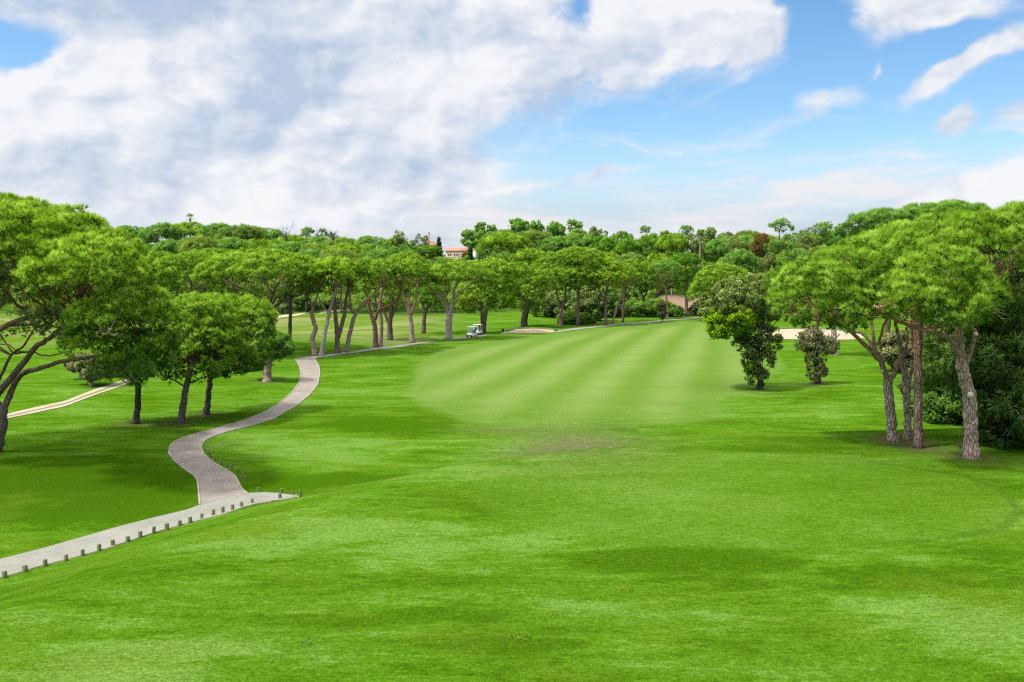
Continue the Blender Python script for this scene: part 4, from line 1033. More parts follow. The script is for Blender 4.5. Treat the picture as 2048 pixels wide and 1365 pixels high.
for v in range(3):
    h = 17.0; cx = J(_r, .8)
    stems = [([(0, 0, -0.4), (J(_r, .3), 0, 6), (cx, 0, 12), (cx + J(_r, .4), 0, 16)], 0.24, 0.06)]
    lobes = []
    for q_ in range(9):
        a = _r.random() * 6.28; rr = _r.uniform(.8, 3.4); z = _r.uniform(10.5, 16.5)
        rr *= (1 - (z - 10.5) / 9)
        lobes.append(((cx + rr * math.cos(a), rr * math.sin(a), z), (_r.uniform(.9, 1.7), _r.uniform(.9, 1.6), _r.uniform(.5, .8))))
    proto('tall%d' % v, stems, lobes, ['cool', 'grey', 'cool'][v], ['dark', 'brown', 'dark'][v], 34, 70 + v, rc=.6, per=6, L=.6, W=.13, dens=.30, under=.9)
stems = [([(0, 0, -.4), (0.3, 0, 3), (0, 0, 6)], .3, .15), ([(0, 0, 4), (-2, 0, 7), (-3, 0, 10)], .14, .05), ([(0, 0, 5), (1.6, 0, 8), (3, 0, 11)], .14, .05), ([(0, 0, 5), (0.2, 1, 8), (0, 0, 11)], .14, .05)]
lobes = []
for q_ in range(30):
    a = _r.random() * 6.28; rr = 5.2 * math.sqrt(_r.random()); z = _r.uniform(6.0, 11.8) - rr * .22
    lobes.append(((rr * math.cos(a), rr * math.sin(a), z), (_r.uniform(.8, 1.5), _r.uniform(.8, 1.4), _r.uniform(.5, .85))))
proto('broad0', stems, lobes, 'cool', 'dark', 60, 80, rc=.7, per=9, L=.5, W=.3, leaf=True, spread=1.0, under=.9, dens=.40)
proto('broad1', stems, lobes[:20], 'grey', 'dark', 60, 81, rc=.7, per=8, L=.45, W=.26, leaf=True, spread=1.0, under=.9, dens=.34)
lobes = [((J(_r, .15), 0, z), (1.15 * math.sin(math.pi * (z + .6) / 12.5) ** .6, 1.15 * math.sin(math.pi * (z + .6) / 12.5) ** .6, 1.5)) for z in (1.2, 3, 4.8, 6.6, 8.4, 10.2)] + [((0, 0, 11.4), (.45, .45, 1.2))]
proto('cypress', [([(0, 0, -.3), (0, 0, 5), (0, 0, 10)], .16, .05)], lobes, 'cypress', 'dark', 0, 82, rc=.5, per=14, L=.5, W=.16, under=1, up=1.2)

KN = {'umbrella': ('umbrella_pine', 'pine tree'), 'round': ('round_pine', 'pine tree'), 'tall': ('tall_pine', 'pine tree'), 'broad': ('broadleaf_tree', 'tree'), 'cypress': ('cypress_tree', 'cypress')}
def place(key, px, ytop, y, label, group=None, wpx=None, rz=None, ybase=None):
    tm, cm, top, wid = PROTO[key]
    p = P3(px, ytop, y); g = float(H(p[0], y))
    h = max(4.0, p[2] - g); sz = h / top
    if key.startswith('tall'): wpx = None
    if wpx and key.startswith('broad'): wpx *= 1.5
    sx = max(0.62 * sz, wpx * y / F / wid) if wpx and not key.startswith('cyp') else (wpx * y / F / wid if wpx else sz)
    nm, cat = KN[key.rstrip('0123456789')]
    e = empty(nm, (p[0], y, g), label, cat, group, rz if rz is not None else (hash_(label) % 628) / 100.0)
    for n_, m_ in (('trunk', tm), ('crown', cm)):
        o = bpy.data.objects.new(n_, m_); COL.objects.link(o); o.parent = e; o.scale = (sx, sx, sz)
        if n_ == 'trunk': o.scale = (sx, sx, sz)
    TREES.append(e)
    return e
ORD = ['leftmost', 'second', 'third', 'fourth', 'fifth', 'sixth', 'seventh', 'eighth', 'ninth', 'tenth', 'eleventh', 'twelfth', 'thirteenth', 'fourteenth', 'fifteenth', 'sixteenth', 'seventeenth', 'eighteenth', 'nineteenth', 'twentieth', 'twenty first', 'twenty second']
def row(items, y, what, where, group, jit=8):
    rr = random.Random(len(what) * 7 + int(y))
    for i, (px, yt, key, wpx) in enumerate(items):
        o_ = 'leftmost' if i == 0 else ('rightmost' if i == len(items) - 1 else ORD[i] + ' from the left')
        place(key, px, yt, y + rr.uniform(-jit, jit), '%s%s, %s' % (what, where, o_), group, wpx)

# left skyline
row([(205, 462, 'umbrella0', 90), (262, 457, 'umbrella2', 86), (325, 452, 'umbrella2', 80), (378, 449, 'umbrella1', 96), (430, 452, 'umbrella2', 90), (482, 455, 'umbrella0', 96), (532, 461, 'umbrella2', 90), (585, 474, 'umbrella1', 90),
     (640, 478, 'umbrella2', 96), (690, 480, 'umbrella0', 96), (742, 478, 'umbrella2', 86), (790, 480, 'umbrella1', 76)], 318,
    'umbrella pine on the skyline left of the villa', '', 'umbrella pines on the left skyline')
row([(230, 484, 'round0', 70), (290, 492, 'round1', 66), (345, 486, 'umbrella2', 96), (405, 478, 'umbrella0', 100), (462, 482, 'umbrella2', 100), (520, 484, 'umbrella1', 100), (575, 490, 'umbrella2', 100), (632, 492, 'umbrella0', 104),
     (690, 492, 'umbrella1', 104), (748, 494, 'umbrella2', 100), (800, 492, 'round0', 70)], 276,
    'pine in the hillside tier just below the left skyline', '', 'pines in the left hillside tier', 6)
row([(250, 512, 'round1', 70), (320, 508, 'umbrella1', 90), (610, 506, 'umbrella2', 96), (680, 504, 'umbrella0', 96), (750, 506, 'umbrella2', 96), (815, 508, 'umbrella1', 86), (868, 524, 'round0', 60)], 238,
    'pine in the lowest hillside tier behind the row by the path', '', 'pines in the lowest left tier', 4)
place('tall0', 612, 458, 300, 'thin sparse pine poking above the left skyline right of the bare tree', 'sparse trees on the left skyline', 46)
place('tall1', 800, 464, 312, 'sparse tree top above the left skyline nearest the villa chimney', 'sparse trees on the left skyline', 50)
place('broad1', 640, 462, 330, 'loose leafy tree top on the left skyline between the thin pines', 'sparse trees on the left skyline', 50)
# round the villa
place('round1', 858, 492, 405, 'dark round tree hiding the left wing of the villa', 'trees round the villa', 56)
place('round0', 828, 492, 396, 'grey green round tree just left of the dark round tree by the villa', 'trees round the villa', 46)
place('broad1', 838, 470, 418, 'sparse dark leafy tree in front of the villa chimney', 'trees round the villa', 26)
place('cypress', 878, 475, 436, 'narrow dark cypress against the sky left of the long villa roof', 'cypresses at the villa', 9)
place('cypress', 941, 483, 434, 'narrow dark cypress at the right end of the long villa roof', 'cypresses at the villa', 8)
place('broad0', 958, 448, 400, 'lone airy tree standing above the right wing of the villa', 'trees round the villa', 48)
place('round0', 972, 488, 385, 'small round pine right beside the villa cypress', 'trees round the villa', 46)
# right of the villa
row([(1000, 464, 'umbrella2', 80), (1036, 442, 'broad0', 66), (1082, 458, 'broad1', 56), (1112, 470, 'umbrella2', 70), (1150, 444, 'broad0', 76), (1192, 458, 'broad1', 50), (1240, 466, 'broad0', 46), (1292, 454, 'tall0', 60), (1330, 466, 'broad0', 50),
     (1372, 452, 'tall2', 66), (1420, 462, 'broad1', 60), (1462, 478, 'umbrella2', 70), (1500, 466, 'umbrella0', 80)], 345,
    'far tree on the skyline right of the villa', '', 'trees on the skyline right of the villa', 10)
row([(1010, 471, 'umbrella1', 110), (1060, 467, 'umbrella0', 110), (1110, 479, 'umbrella2', 98), (1160, 473, 'umbrella2', 92), (1205, 475, 'round1', 69), (1255, 479, 'round1', 69), (1300, 471, 'round1', 69), (1345, 475, 'umbrella1', 84), (1395, 473, 'tall1', 69), (1440, 485, 'umbrella2', 87),
     (1488, 479, 'umbrella2', 98), (1540, 477, 'umbrella0', 103), (1600, 471, 'umbrella2', 103), (1660, 467, 'umbrella2', 110), (1720, 463, 'umbrella2', 110)], 298,
    'tree in the hillside tier just below the right skyline', '', 'trees in the right hillside tier', 8)
row([(1005, 506, 'round0', 70), (1060, 502, 'umbrella1', 86), (1150, 500, 'umbrella0', 90), (1210, 508, 'umbrella1', 84), (1262, 512, 'umbrella0', 84), (1318, 512, 'umbrella1', 76), (1480, 506, 'umbrella2', 80), (1535, 508, 'tall1', 60), (1590, 504, 'umbrella2', 84), (1650, 498, 'umbrella0', 90), (1715, 492, 'umbrella2', 96)], 252,
    'pine in the tier above the far end of the fairway', '', 'pines above the far end of the fairway', 5)
for i, (px, yt, key, w_, lb) in enumerate([
    (1425, 458, 'broad0', 40, 'small dome crowned tree near the thin pale bare trunk on the right skyline'),
    (1562, 442, 'tall0', 46, 'thin black trunked pine with a sparse tip standing high on the right skyline'),
    (1612, 460, 'tall1', 50, 'low sparse pine just right of the thin black trunked pine'),
    (1648, 446, 'tall2', 56, 'wide sparse pine second right of the thin black trunked pine'),
    (1690, 450, 'tall0', 50, 'sparse pine touching the needled tops above the right foreground pines'),
    (1472, 474, 'tall1', 40, 'grey thin pine left of the rust coloured tree'),
]):
    place(key, px, yt, 390 if i == 0 else 262 + 6 * i, lb, 'sparse pines on the right skyline', w_)
# rust-coloured tree
tree('dead_pine', 'rust brown dying pine on the right hillside', (1524, 560), [([(1524, 560), (1524, 520), (1524, 490)], 5, 3)], [(1524, 480, 10, 9, 0), (1510, 496, 9, 7, 0)], fol='rust', bark='dark', y=268.0,
     style=dict(L=.7, W=.16, per=20, k=5, under=1), rc=.9, nb=10)
tree('dead_pine', 'thin pale bare trunk rising from the right hillside below the skyline', (1400, 560), [([(1400, 560), (1400, 505), (1401, 478)], 4, 1.5)], [(1400, 474, 6, 4, 0)], fol='rust', bark='pale', y=262.0,
     style=dict(L=.5, W=.1, per=6, k=4, dens=.2), rc=.8, nb=10)

# bare trees
def bare(label, px, ytop, y, spread_px, seed, h0=0.5):
    rng = np.random.default_rng(seed)
    top = P3(px, ytop, y); g = float(H(top[0], y)); e = empty('bare_tree', (top[0], y, g), label, 'bare tree', 'bare trees on the left skyline')
    h = top[2] - g; sp_ = spread_px * y / F
    wd = Wood(rng)
    fork = h * h0
    wd.limb([(0, 0, -.3), (.1, 0, fork * .5), (0, 0, fork)], .22, .15, 6, 4)
    for i in range(9):
        a = rng.random() * 6.28; r_ = sp_ * rng.uniform(.4, 1); z = h * rng.uniform(.8, 1.0)
        e1 = np.array([r_ * math.cos(a), r_ * math.sin(a), z]); m_ = np.array([e1[0] * .5, e1[1] * .5, fork + (z - fork) * .55])
        wd.limb([(0, 0, fork), m_, e1], .12, .03, 5, 3, 0, .1)
        for q_ in range(4):
            s_ = m_ + (e1 - m_) * rng.random(); t_ = s_ + unit(rng.normal(size=3) + [math.cos(a) * .6, math.sin(a) * .6, .8]) * rng.uniform(.8, 2.0)
            wd.limb([s_, (s_ + t_) / 2 + rng.normal(size=3) * .12, t_], .05, .02, 4, 2, 0, .05)
    wd.finish('trunk', BARK['dark'], e, h)
bare('leafless dark branched tree standing above the middle of the left skyline', 571, 444, 306, 22, 5, .7)
bare('small leafless snag leaning above the left skyline before the villa', 666, 455, 300, 9, 6, .8)
# palm
def palm():
    y = 322; t = P3(380, 437, y); g = float(H(t[0], y)); h = t[2] - g
    e = empty('palm_tree', (t[0], y, g), 'fan palm with a shaggy round head standing above the left skyline', 'palm')
    rng = np.random.default_rng(9)
    mb = MB(); zz = np.linspace(-.3, h, 14); mb.tube([(0.1 * math.sin(z * .3), 0, z) for z in zz], .26 + .05 * (np.arange(14) % 2) + .08 * np.exp(-zz), 8, .05, rng)
    mb.build('trunk', BARK['brown'], e, smooth=True, attrs=None)
    for i in range(34):
        a = rng.random() * 6.28; el_ = rng.uniform(-.6, 1.45); L_ = rng.uniform(2.0, 2.9)
        d = np.array([math.cos(a) * math.cos(el_), math.sin(a) * math.cos(el_), math.sin(el_)])
        tip_ = np.array([0.1, 0, h]) + d * L_; V = []; f = []
        side = unit(np.cross(d, [0, 0, 1.0])); upv = np.cross(side, d)
        base_ = np.array([0.1, 0, h]); m_ = base_ + d * L_ * .5
        V += [base_ - side * .03, base_ + side * .03, m_ + side * .03, m_ - side * .03]; f4 = [(0, 1, 2, 3)]; f3 = []
        for q_ in range(11):
            th = (q_ - 5) * .25; dd = d * math.cos(th) + side * math.sin(th); dd = dd - np.array([0, 0, .18])
            w_ = np.cross(dd, upv) * .05; n0 = len(V); V += [m_ - w_, m_ + w_, m_ + dd * L_ * .5]; f3.append((n0, n0 + 1, n0 + 2))
        V = np.array(V)
        mesh_np('frond', V, [np.array(f4), np.array(f3)], FOL['grey'], e, dict(tone=np.full(len(V), rng.uniform(.1, .7)), tip=np.linspace(0, 1, len(V))))
palm()

# woodland floor: bushes that read as one mass
def woodland():
    rng = np.random.default_rng(77)
    n = 5200
    y = rng.uniform(236, 500, n); x = rng.uniform(-.72, .72, n) * y
    vc = ((x - P3(960, 520, 430)[0]) / 11) ** 2 + ((y - 425) / 30) ** 2 > 1
    vv = ~((y > 405) & (x > P3(866, 500, y.mean())[0] * 1.1) & (x < P3(1000, 500, 440)[0]) & (y > 405))
    so_ = poly_sdf(x, y, SOIL) < -1.5
    y0 = 240 + 10 * (x > 20)
    rd = ~((x < P3(720, 600, 240)[0]) & (x > P3(480, 600, 240)[0]) & (y < 246))
    k = vc & vv & so_ & (y > y0) & rd
    x, y = x[k], y[k]; r_ = rng.uniform(1.3, 2.8, len(x)); z = H(x, y) + r_ * .35
    C = np.stack([x, y, z], 1); N = np.tile([0, -.2, 1.0], (len(x), 1))
    d_ = brushes(C, N, r_, np.zeros(len(x)), rng, per=22, k=5, L=.9, W=.42, up=.5, flat=.75, leaf=True, spread=.9)
    o = add_leaves('woodland', d_, FOL['shrub'], None)
    tag(o, 'dark green woodland undergrowth covering the hill between the far trees', 'undergrowth', kind='stuff')
woodland()

# ================================================================== villa
def villa():
    Y = 450.0
    c = P3(915, 518, Y); g = float(H(c[0], Y)); k = Y / F
    e = empty('villa', (c[0], Y, g), 'long cream villa with red tiled roofs and a chimney tower on the hill', 'villa')
    wallm = plain('cream_render', (0.66, 0.53, 0.36), .85, .06, .6); white = plain('white_render', (0.52, 0.51, 0.49), .8, .06, .8)
    roofm, nt, b, out = new_mat('roof_tiles')
    tcx = nt.new('ShaderNodeTexCoord').outputs['Object']
    wv_ = nt.new('ShaderNodeTexWave'); nt.link(tcx, wv_.inputs[0]); wv_.inputs['Scale'].default_value = 1.6; wv_.inputs['Distortion'].default_value = .4
    nt.put(b.inputs['Base Color'], nt.mix(nt.noise(tcx, 1.2, 5, .7), nt.mix(X(nt, wv_.outputs['Fac']), (0.22, 0.088, 0.058), (0.31, 0.135, 0.09)), (0.35, 0.18, 0.12))); b.inputs['Roughness'].default_value = .9
    glass = plain('dark_glass', (0.05, 0.055, 0.06), .15)
    def L(px, py): p = P3(px, py, Y); return p[0] - c[0], p[2] - g
    # main block
    x0, zt = L(892, 502); x1, _ = L(937, 502); zb = -1.0
    mb = MB(); mb.box(((x0 + x1) / 2, 4, (zt + zb) / 2), (x1 - x0, 8, zt - zb)); mb.build('wall', wallm, e)
    def roof(cx, cy_, w_, d_, z, h, hip, name='roof'):
        a, b2 = w_ / 2 + .5, d_ / 2 + .5; r_ = max(0.05, a - hip)
        V = [(cx - a, cy_ - b2, z), (cx + a, cy_ - b2, z), (cx + a, cy_ + b2, z), (cx - a, cy_ + b2, z), (cx - r_, cy_, z + h), (cx + r_, cy_, z + h)]
        V += [(v[0], v[1], v[2] - .18) for v in V[:4]]
        m_ = MB(); m_.add(V, [(0, 1, 5, 4), (2, 3, 4, 5), (6, 7, 1, 0), (7, 8, 2, 1), (8, 9, 3, 2), (9, 6, 0, 3), (9, 8, 7, 6)], [(1, 2, 5), (3, 0, 4)])
        return m_.build(name, roofm, e)
    zr = L(915, 495.5)[1]
    roof((x0 + x1) / 2, 4, x1 - x0, 8, zt + .02, zr - zt, .3)
    for px in (896.5, 900.5, 908.3, 912.2, 916.1, 924.0, 928.0):
        xw, zw = L(px, 510); w_, h_ = .62, 1.0
        m_ = MB(); ar = [(xw - w_ / 2, zw - h_ / 2), (xw + w_ / 2, zw - h_ / 2), (xw + w_ / 2, zw + h_ * .25)] + [(xw + w_ / 2 * math.cos(t), zw + h_ * .25 + w_ / 2 * math.sin(t)) for t in np.linspace(.4, math.pi - .4, 5)] + [(xw - w_ / 2, zw + h_ * .25)]
        V = [(a, -.06, b2) for a, b2 in ar] + [(a, .02, b2) for a, b2 in ar]; n = len(ar)
        mesh_np('window', V, [np.array([list(range(n))]), np.array([(i, i + n, (i + 1) % n + n, (i + 1) % n) for i in range(n)])], glass, e)
    # string course and white terrace wall in front
    xa, za = L(888, 515); xb, _ = L(936, 515)
    m_ = MB(); m_.box(((xa + xb) / 2, -2.2, za / 2 - .6), (xb - xa, .5, za + 1.2)); m_.build('terrace_wall', white, e)
    m_ = MB(); m_.box(((xa + xb) / 2, -2.2, za + .09), (xb - xa + .3, .7, .16)); m_.build('coping', wallm, e)
    for px in (897, 927):
        xw, zw = L(px, 517.5); m_ = MB(); m_.box((xw, -2.47, zw), (.9, .06, .45)); m_.build('vent', glass, e)
    # left wing
    xa, za = L(839, 489.5); xb, _ = L(875, 489)
    m_ = MB(); m_.box(((xa + xb) / 2, 12, za / 2 - .5), (xb - xa - .8, 10, za + 1)); m_.build('wall', wallm, e)
    roof((xa + xb) / 2, 12, xb - xa - .8, 10, za + .02, L(855, 480)[1] - za, (xb - xa) * .47)
    for px in (846, 856, 866):
        xw, zw = L(px, 494); m_ = MB(); m_.box((xw, 6.97, zw), (.8, .08, 1.1)); m_.build('window', glass, e)
    # chimney tower
    xt, zt2 = L(854.5, 463); m_ = MB()
    m_.box((xt, 9, (zt2 - 1.2) / 2 + 1), (.95, .95, zt2 - 1.2 - 2), 0); t_ = m_.build('chimney_tower', plain('tower_render', (0.36, 0.29, 0.27), .9, .1, 1.0), e)
    m_ = MB(); m_.box((xt, 9, zt2 - 1.05), (1.2, 1.2, .2)); m_.box((xt, 9, zt2 - .55), (.8, .8, .8)); m_.box((xt, 9, zt2 - .1), (1.05, 1.05, .15)); m_.build('chimney_cap', wallm, t_)
    # right wing with gable
    xa, za = L(931.5, 492); xb, _ = L(962, 489)
    m_ = MB(); m_.box(((xa + xb) / 2, 13, za / 2 - .5), (xb - xa, 9, za + 1)); m_.build('wall', wallm, e)
    roof((xa + xb) / 2, 13, xb - xa, 9, za + .02, L(950, 483)[1] - za, 3.0)
    xw, zw = L(936, 496); m_ = MB(); m_.box((xw, 8.47, zw), (.7, .08, 1.0)); m_.build('window', glass, e)
    # low white building by the lawn
    xa, za = L(944.5, 504); xb, _ = L(956, 504)
    m_ = MB(); m_.box(((xa + xb) / 2, 1.0, za / 2 - .5), (xb - xa, 3, za + 1), 0, .96); m_.build('side_wall', plain('pale_blue_render', (0.45, 0.48, 0.52), .8, .08, .8), e)
villa()
shrub('dark red leaved shrub at the right end of the villa windows', (932, 521), [(932, 513, 5, 5, 0)], 'rust', None, y=444.0, style=dict(L=.5, W=.3, per=20), rc=.7)
shrub('rounded green shrub at the foot of the right villa cypress', (938, 523), [(938, 518, 8, 5, 0)], 'shrub', None, y=438.0, style=dict(L=.5, W=.3, per=20), rc=.7)
lawn = MB()
_P = [(920, 424), (1006, 420), (1004, 446), (925, 446)]
_xs = np.linspace(0, 1, 14); _g = []
for v in _xs:
    for u in _xs:
        xl = P3(_P[0][0], 520, _P[0][1])[0] * (1 - u) + P3(_P[1][0], 520, _P[1][1])[0] * u; yy = 422 * (1 - v) + 446 * v
        _g.append((xl, yy, float(H(xl, yy)) + .06))
_f = [(r * 14 + c_, r * 14 + c_ + 1, (r + 1) * 14 + c_ + 1, (r + 1) * 14 + c_) for r in range(13) for c_ in range(13)]
tag(mesh_np('hill_lawn', np.array(_g), [np.array(_f)], plain('lawn_grass', (0.10, 0.19, 0.025), 1.0, .2, .5, 0, 0), smooth=True), kind='structure')

# ================================================================== golf carts
m_white = plain('white_paint', (0.78, 0.78, 0.76), .35, .04, 3); m_blk = plain('black_rubber', (0.02, 0.02, 0.02), .8); m_seat = plain('grey_seat_vinyl', (0.30, 0.29, 0.34), .6)
m_rim = plain('wheel_rim', (0.6, 0.6, 0.6), .4, metal=.4); m_trim = plain('black_trim', (0.03, 0.03, 0.035), .6)
m_gl = bpy.data.materials.new('windshield_glass'); m_gl.use_nodes = True
_b = m_gl.node_tree.nodes['Principled BSDF']; _b.inputs['Base Color'].default_value = (.75, .8, .78, 1); _b.inputs['Roughness'].default_value = .05; _b.inputs['Alpha'].default_value = .2
def cart(pt, rz, label):
    e = empty('golf_cart', pt, label, 'golf cart', 'golf carts parked by the path', rz)      # front is -Y
    m_ = MB(); m_.box((0, .05, .42), (1.10, 2.0, .22)); m_.box((0, .55, .62), (1.12, .85, .3), 0, .94); m_.box((0, 1.02, .62), (1.0, .3, .2)); m_.build('body', m_white, e)
    m_ = MB(); m_.add([(-.52, -1.18, .34), (.52, -1.18, .34), (.55, -.55, .34), (-.55, -.55, .34), (-.44, -1.08, .66), (.44, -1.08, .66), (.5, -.62, .92), (-.5, -.62, .92)],
                      [(0, 3, 2, 1), (4, 5, 6, 7), (0, 1, 5, 4), (1, 2, 6, 5), (2, 3, 7, 6), (3, 0, 4, 7)]); cw = m_.build('front_cowl', m_white, e)
    m_ = MB(); m_.box((0, -1.2, .40), (1.0, .08, .14)); m_.build('bumper', m_trim, e)
    for s in (-1, 1):
        m_ = MB(); m_.cyl((s * .32, -1.14, .56), .07, .08, 'y', 12); m_.build('headlight', plain('lamp_lens', (.8, .8, .75), .2), e)
    m_ = MB(); m_.box((0, 0, 1.86), (1.22, 2.0, .05)); m_.box((0, 0, 1.90), (1.12, 1.85, .04), 0, .95); m_.build('roof', m_white, e)
    for s in (-1, 1):
        for (ya, yb) in ((-.66, -.82), (.92, .85)):
            m_ = MB(); m_.tube([(s * .52, ya, .70), (s * .55, yb, 1.85)], [.022, .022], 6); m_.build('roof_post', m_white, e)
    m_ = MB(); m_.box((0, -.75, 1.36), (1.02, .015, .88), 0, 1, R(-9) * -1); m_.build('windshield', m_gl, e)
    m_ = MB(); m_.box((0, -.80, 1.79), (1.02, .03, .06)); m_.box((0, -.69, .92), (1.02, .03, .06)); m_.build('windshield_frame', m_trim, e)
    m_ = MB(); m_.box((0, .30, .83), (1.02, .5, .14), 0, .95); m_.build('seat', m_seat, e)
    m_ = MB(); m_.box((0, .60, 1.08), (1.02, .12, .36), 0, .95); m_.build('backrest', m_seat, e)
    m_ = MB(); m_.tube([(-.26 + .17 * math.cos(t), -.38 + .06 * math.sin(t), 1.02 + .16 * math.sin(t)) for t in np.linspace(0, 2 * math.pi, 17)], np.full(17, .018), 5, cap=False); m_.tube([(-.26, -.38, 1.02), (-.26, -.62, .85)], [.02, .02], 5); m_.build('steering_wheel', m_trim, e)
    for s in (-1, 1):
        for yw in (-.78, .78):
            m_ = MB(); pts = [(s * .50, yw + .17 * math.cos(t), .24 + .17 * math.sin(t)) for t in np.linspace(0, 2 * math.pi, 19)]; m_.tube(pts, np.full(19, .085), 8, cap=False)
            wl = m_.build('tyre', m_blk, e, smooth=True); m_ = MB(); m_.cyl((s * .53, yw, .24), .13, .10, 'x', 14); m_.build('rim', m_rim, wl)
    m_ = MB(); m_.box((0, .98, .78), (.9, .34, .1)); m_.build('bag_rack', m_trim, e)
    return e
p1 = gp(944, 675.2); p2 = gp(955.5, 670.0)
cart(p1, R(-24), 'white golf cart with clear windshield, the nearer of two parked on the path')
cart(p2, R(-24), 'white golf cart partly behind another one, beside the twin trunk pine')
def bag(pt, rz, label):
    e = empty('golf_bag', pt, label, 'golf bag', None, rz)
    m_ = MB(); m_.tube([(0, 0, 0), (0, .05, .4), (0, .12, .85)], [.13, .14, .15], 12); m_.build('bag', plain('dark_bag_fabric', (.04, .035, .06), .8), e)
    m_ = MB(); m_.box((0, -.13, .3), (.2, .08, .35)); m_.build('pocket', m_seat, e)
    for i, (a, b2) in enumerate(((-.05, .02), (.05, .05), (0, -.05))):
        m_ = MB(); m_.tube([(a, .1 + b2, .8), (a * 1.4, .16 + b2, 1.12)], [.008, .008], 5); m_.box((a * 1.4, .19 + b2, 1.15), (.04, .11, .05)); m_.build('golf_club', m_rim, e)
def off(p, rz, v): return (p[0] + v[0] * math.cos(rz) - v[1] * math.sin(rz), p[1] + v[0] * math.sin(rz) + v[1] * math.cos(rz), p[2] + v[2])
bag(off(p1, R(-24), (.22, 1.0, .82)), R(-24), 'dark golf bag strapped on the back of the nearer cart')
bag(off(p2, R(-24), (-.2, 1.0, .82)), R(-24), 'dark golf bag strapped on the back of the farther cart')
# small bin by the bunker
q_ = gp(1006, 663.5); e = empty('litter_bin', q_, 'small dark green bin on the grass left of the centre bunker', 'bin')
m_bin = plain('dark_teal_plastic', (.015, .07, .075), .5)
m_ = MB(); m_.box((0, 0, .24), (.46, .46, .48), 0, 1.12); m_.build('bin_body', m_bin, e); m_ = MB(); m_.box((0, 0, .52), (.56, .56, .07)); m_.box((0, 0, .575), (.44, .44, .04)); m_.build('lid', m_bin, e)

# ================================================================== wooden posts along the path
m_post, nt, b, out = new_mat('mossy_wood')
tcx = nt.new('ShaderNodeTexCoord').outputs['Object']
n_ = nt.noise(nt.mapping(tcx, (1, 1, .3)), 22, 5, .7); n2_ = nt.noise(tcx, 9, 4, .6)
nt.put(b.inputs['Base Color'], nt.mix(nt.sstep(n2_, .4, .62), nt.mix(n_, (.075, .075, .035), (.19, .175, .09)), (.055, .10, .02))); b.inputs['Roughness'].default_value = .95
m_ptop = plain('weathered_end_grain', (.10, .085, .06), .9, .4, 20)
NUM = ['first', 'second', 'third', 'fourth', 'fifth', 'sixth', 'seventh', 'eighth', 'ninth', 'tenth', 'eleventh', 'twelfth', 'thirteenth', 'fourteenth', 'fifteenth', 'sixteenth', 'seventeenth', 'eighteenth', 'nineteenth', 'twentieth']
def post(pt, h, wdt, label, group, rz):
    e = empty('wooden_post', pt, label, 'post', group, rz)
    e.rotation_euler = (rp.gauss(0, .06), rp.gauss(0, .07), rz)
    n = 8; a = np.arange(n) * 2 * math.pi / n + math.pi / 8
    r_ = wdt / 2 * 1.08
    V = [(r_ * math.cos(t), r_ * math.sin(t), -.15) for t in a] + [(r_ * .97 * math.cos(t), r_ * .97 * math.sin(t), h * .93) for t in a] + [(r_ * .84 * math.cos(t), r_ * .84 * math.sin(t), h) for t in a]
    i = np.arange(n); f = np.concatenate([np.stack([k * n + i, k * n + (i + 1) % n, (k + 1) * n + (i + 1) % n, (k + 1) * n + i], 1) for k in range(2)])
    mesh_np('shaft', V, [f, ], m_post, e)
    V2 = [(r_ * .84 * math.cos(t), r_ * .84 * math.sin(t), h + .001) for t in a] + [(0, 0, h + .006)]
    mesh_np('cut_top', V2, [np.stack([i, (i + 1) % n, np.full(n, n)], 1)], m_ptop, e)
rp = random.Random(8)
PB = [(31, 1083), (163, 1045), (291, 1008), (421, 975), (530, 942), (633, 910), (723, 880), (814, 852), (897, 825), (983, 797), (1069, 775), (1149, 748), (1217, 730), (1290, 708), (1364, 685), (1427, 669), (1488, 653), (1547, 631), (1614, 606), (1792, 578)]
for i, (a, b_) in enumerate(PB):
    px, py = a / 3.2, 820 + b_ / 3.2
    q_ = gp(px, py - 1.5)
    post(q_, rp.uniform(.25, .33), rp.uniform(.14, .18), 'mossy wooden post along the near edge of the concrete path, %s from the left' % NUM[i], 'posts along the concrete path', rp.random())
PB2 = [(1310, 262), (1325, 285), (1343, 305), (1374, 335), (1412, 353), (1447, 368), (1475, 385), (1520, 400), (1545, 440), (1563, 460), (1648, 527), (1797, 538), (1868, 547), (1917, 553)]
for i, (a, b_) in enumerate(PB2):
    px, py = a / 3.2 + 2, 820 + b_ / 3.2
    q_ = gp(px, py)
    post(q_, rp.uniform(.22, .34), rp.uniform(.11, .14), 'short post on the grass behind the paved bend, %s counting from the far end' % NUM[i], 'posts behind the paved bend', rp.random())
# thin marker pole on the fairway edge
q_ = gp(1382, 640); e = empty('marker_pole', q_, 'thin dark marker pole on the far right fairway edge', 'pole')
m_ = MB(); m_.cyl((0, 0, .7), .03, 1.4, 'z', 8); m_.build('shaft', m_trim, e); m_ = MB(); m_.cyl((0, 0, 1.43), .05, .08, 'z', 8); m_.build('cap', m_trim, e)

# weeds at the foot of the thickest pine
q_ = gp(1925, 912); e = empty('weed', q_, 'thin bare weed stems at the foot of the thickest right pine', 'weed')
wr = Wood(np.random.default_rng(2))
for i in range(7):
    a = wr.rng.normal(size=2) * .25; wr.limb([(a[0] * .3, a[1] * .3, 0), (a[0], a[1], .35), (a[0] * 2.2, a[1] * 2, wr.rng.uniform(.6, 1.1))], .012, .004, 4, 3)
wr.finish('stem', BARK['pale'], e, 1)
d_ = brushes(np.array([[0, 0, .35], [.2, 0, .6], [-.25, 0, .5]]), np.tile([0, 0, 1.], (3, 1)), np.array([.2, .15, .15]), np.zeros(3), np.random.default_rng(3), per=14, k=4, L=.1, W=.05, leaf=True)
add_leaves('leaves', d_, FOL['olive'], e)

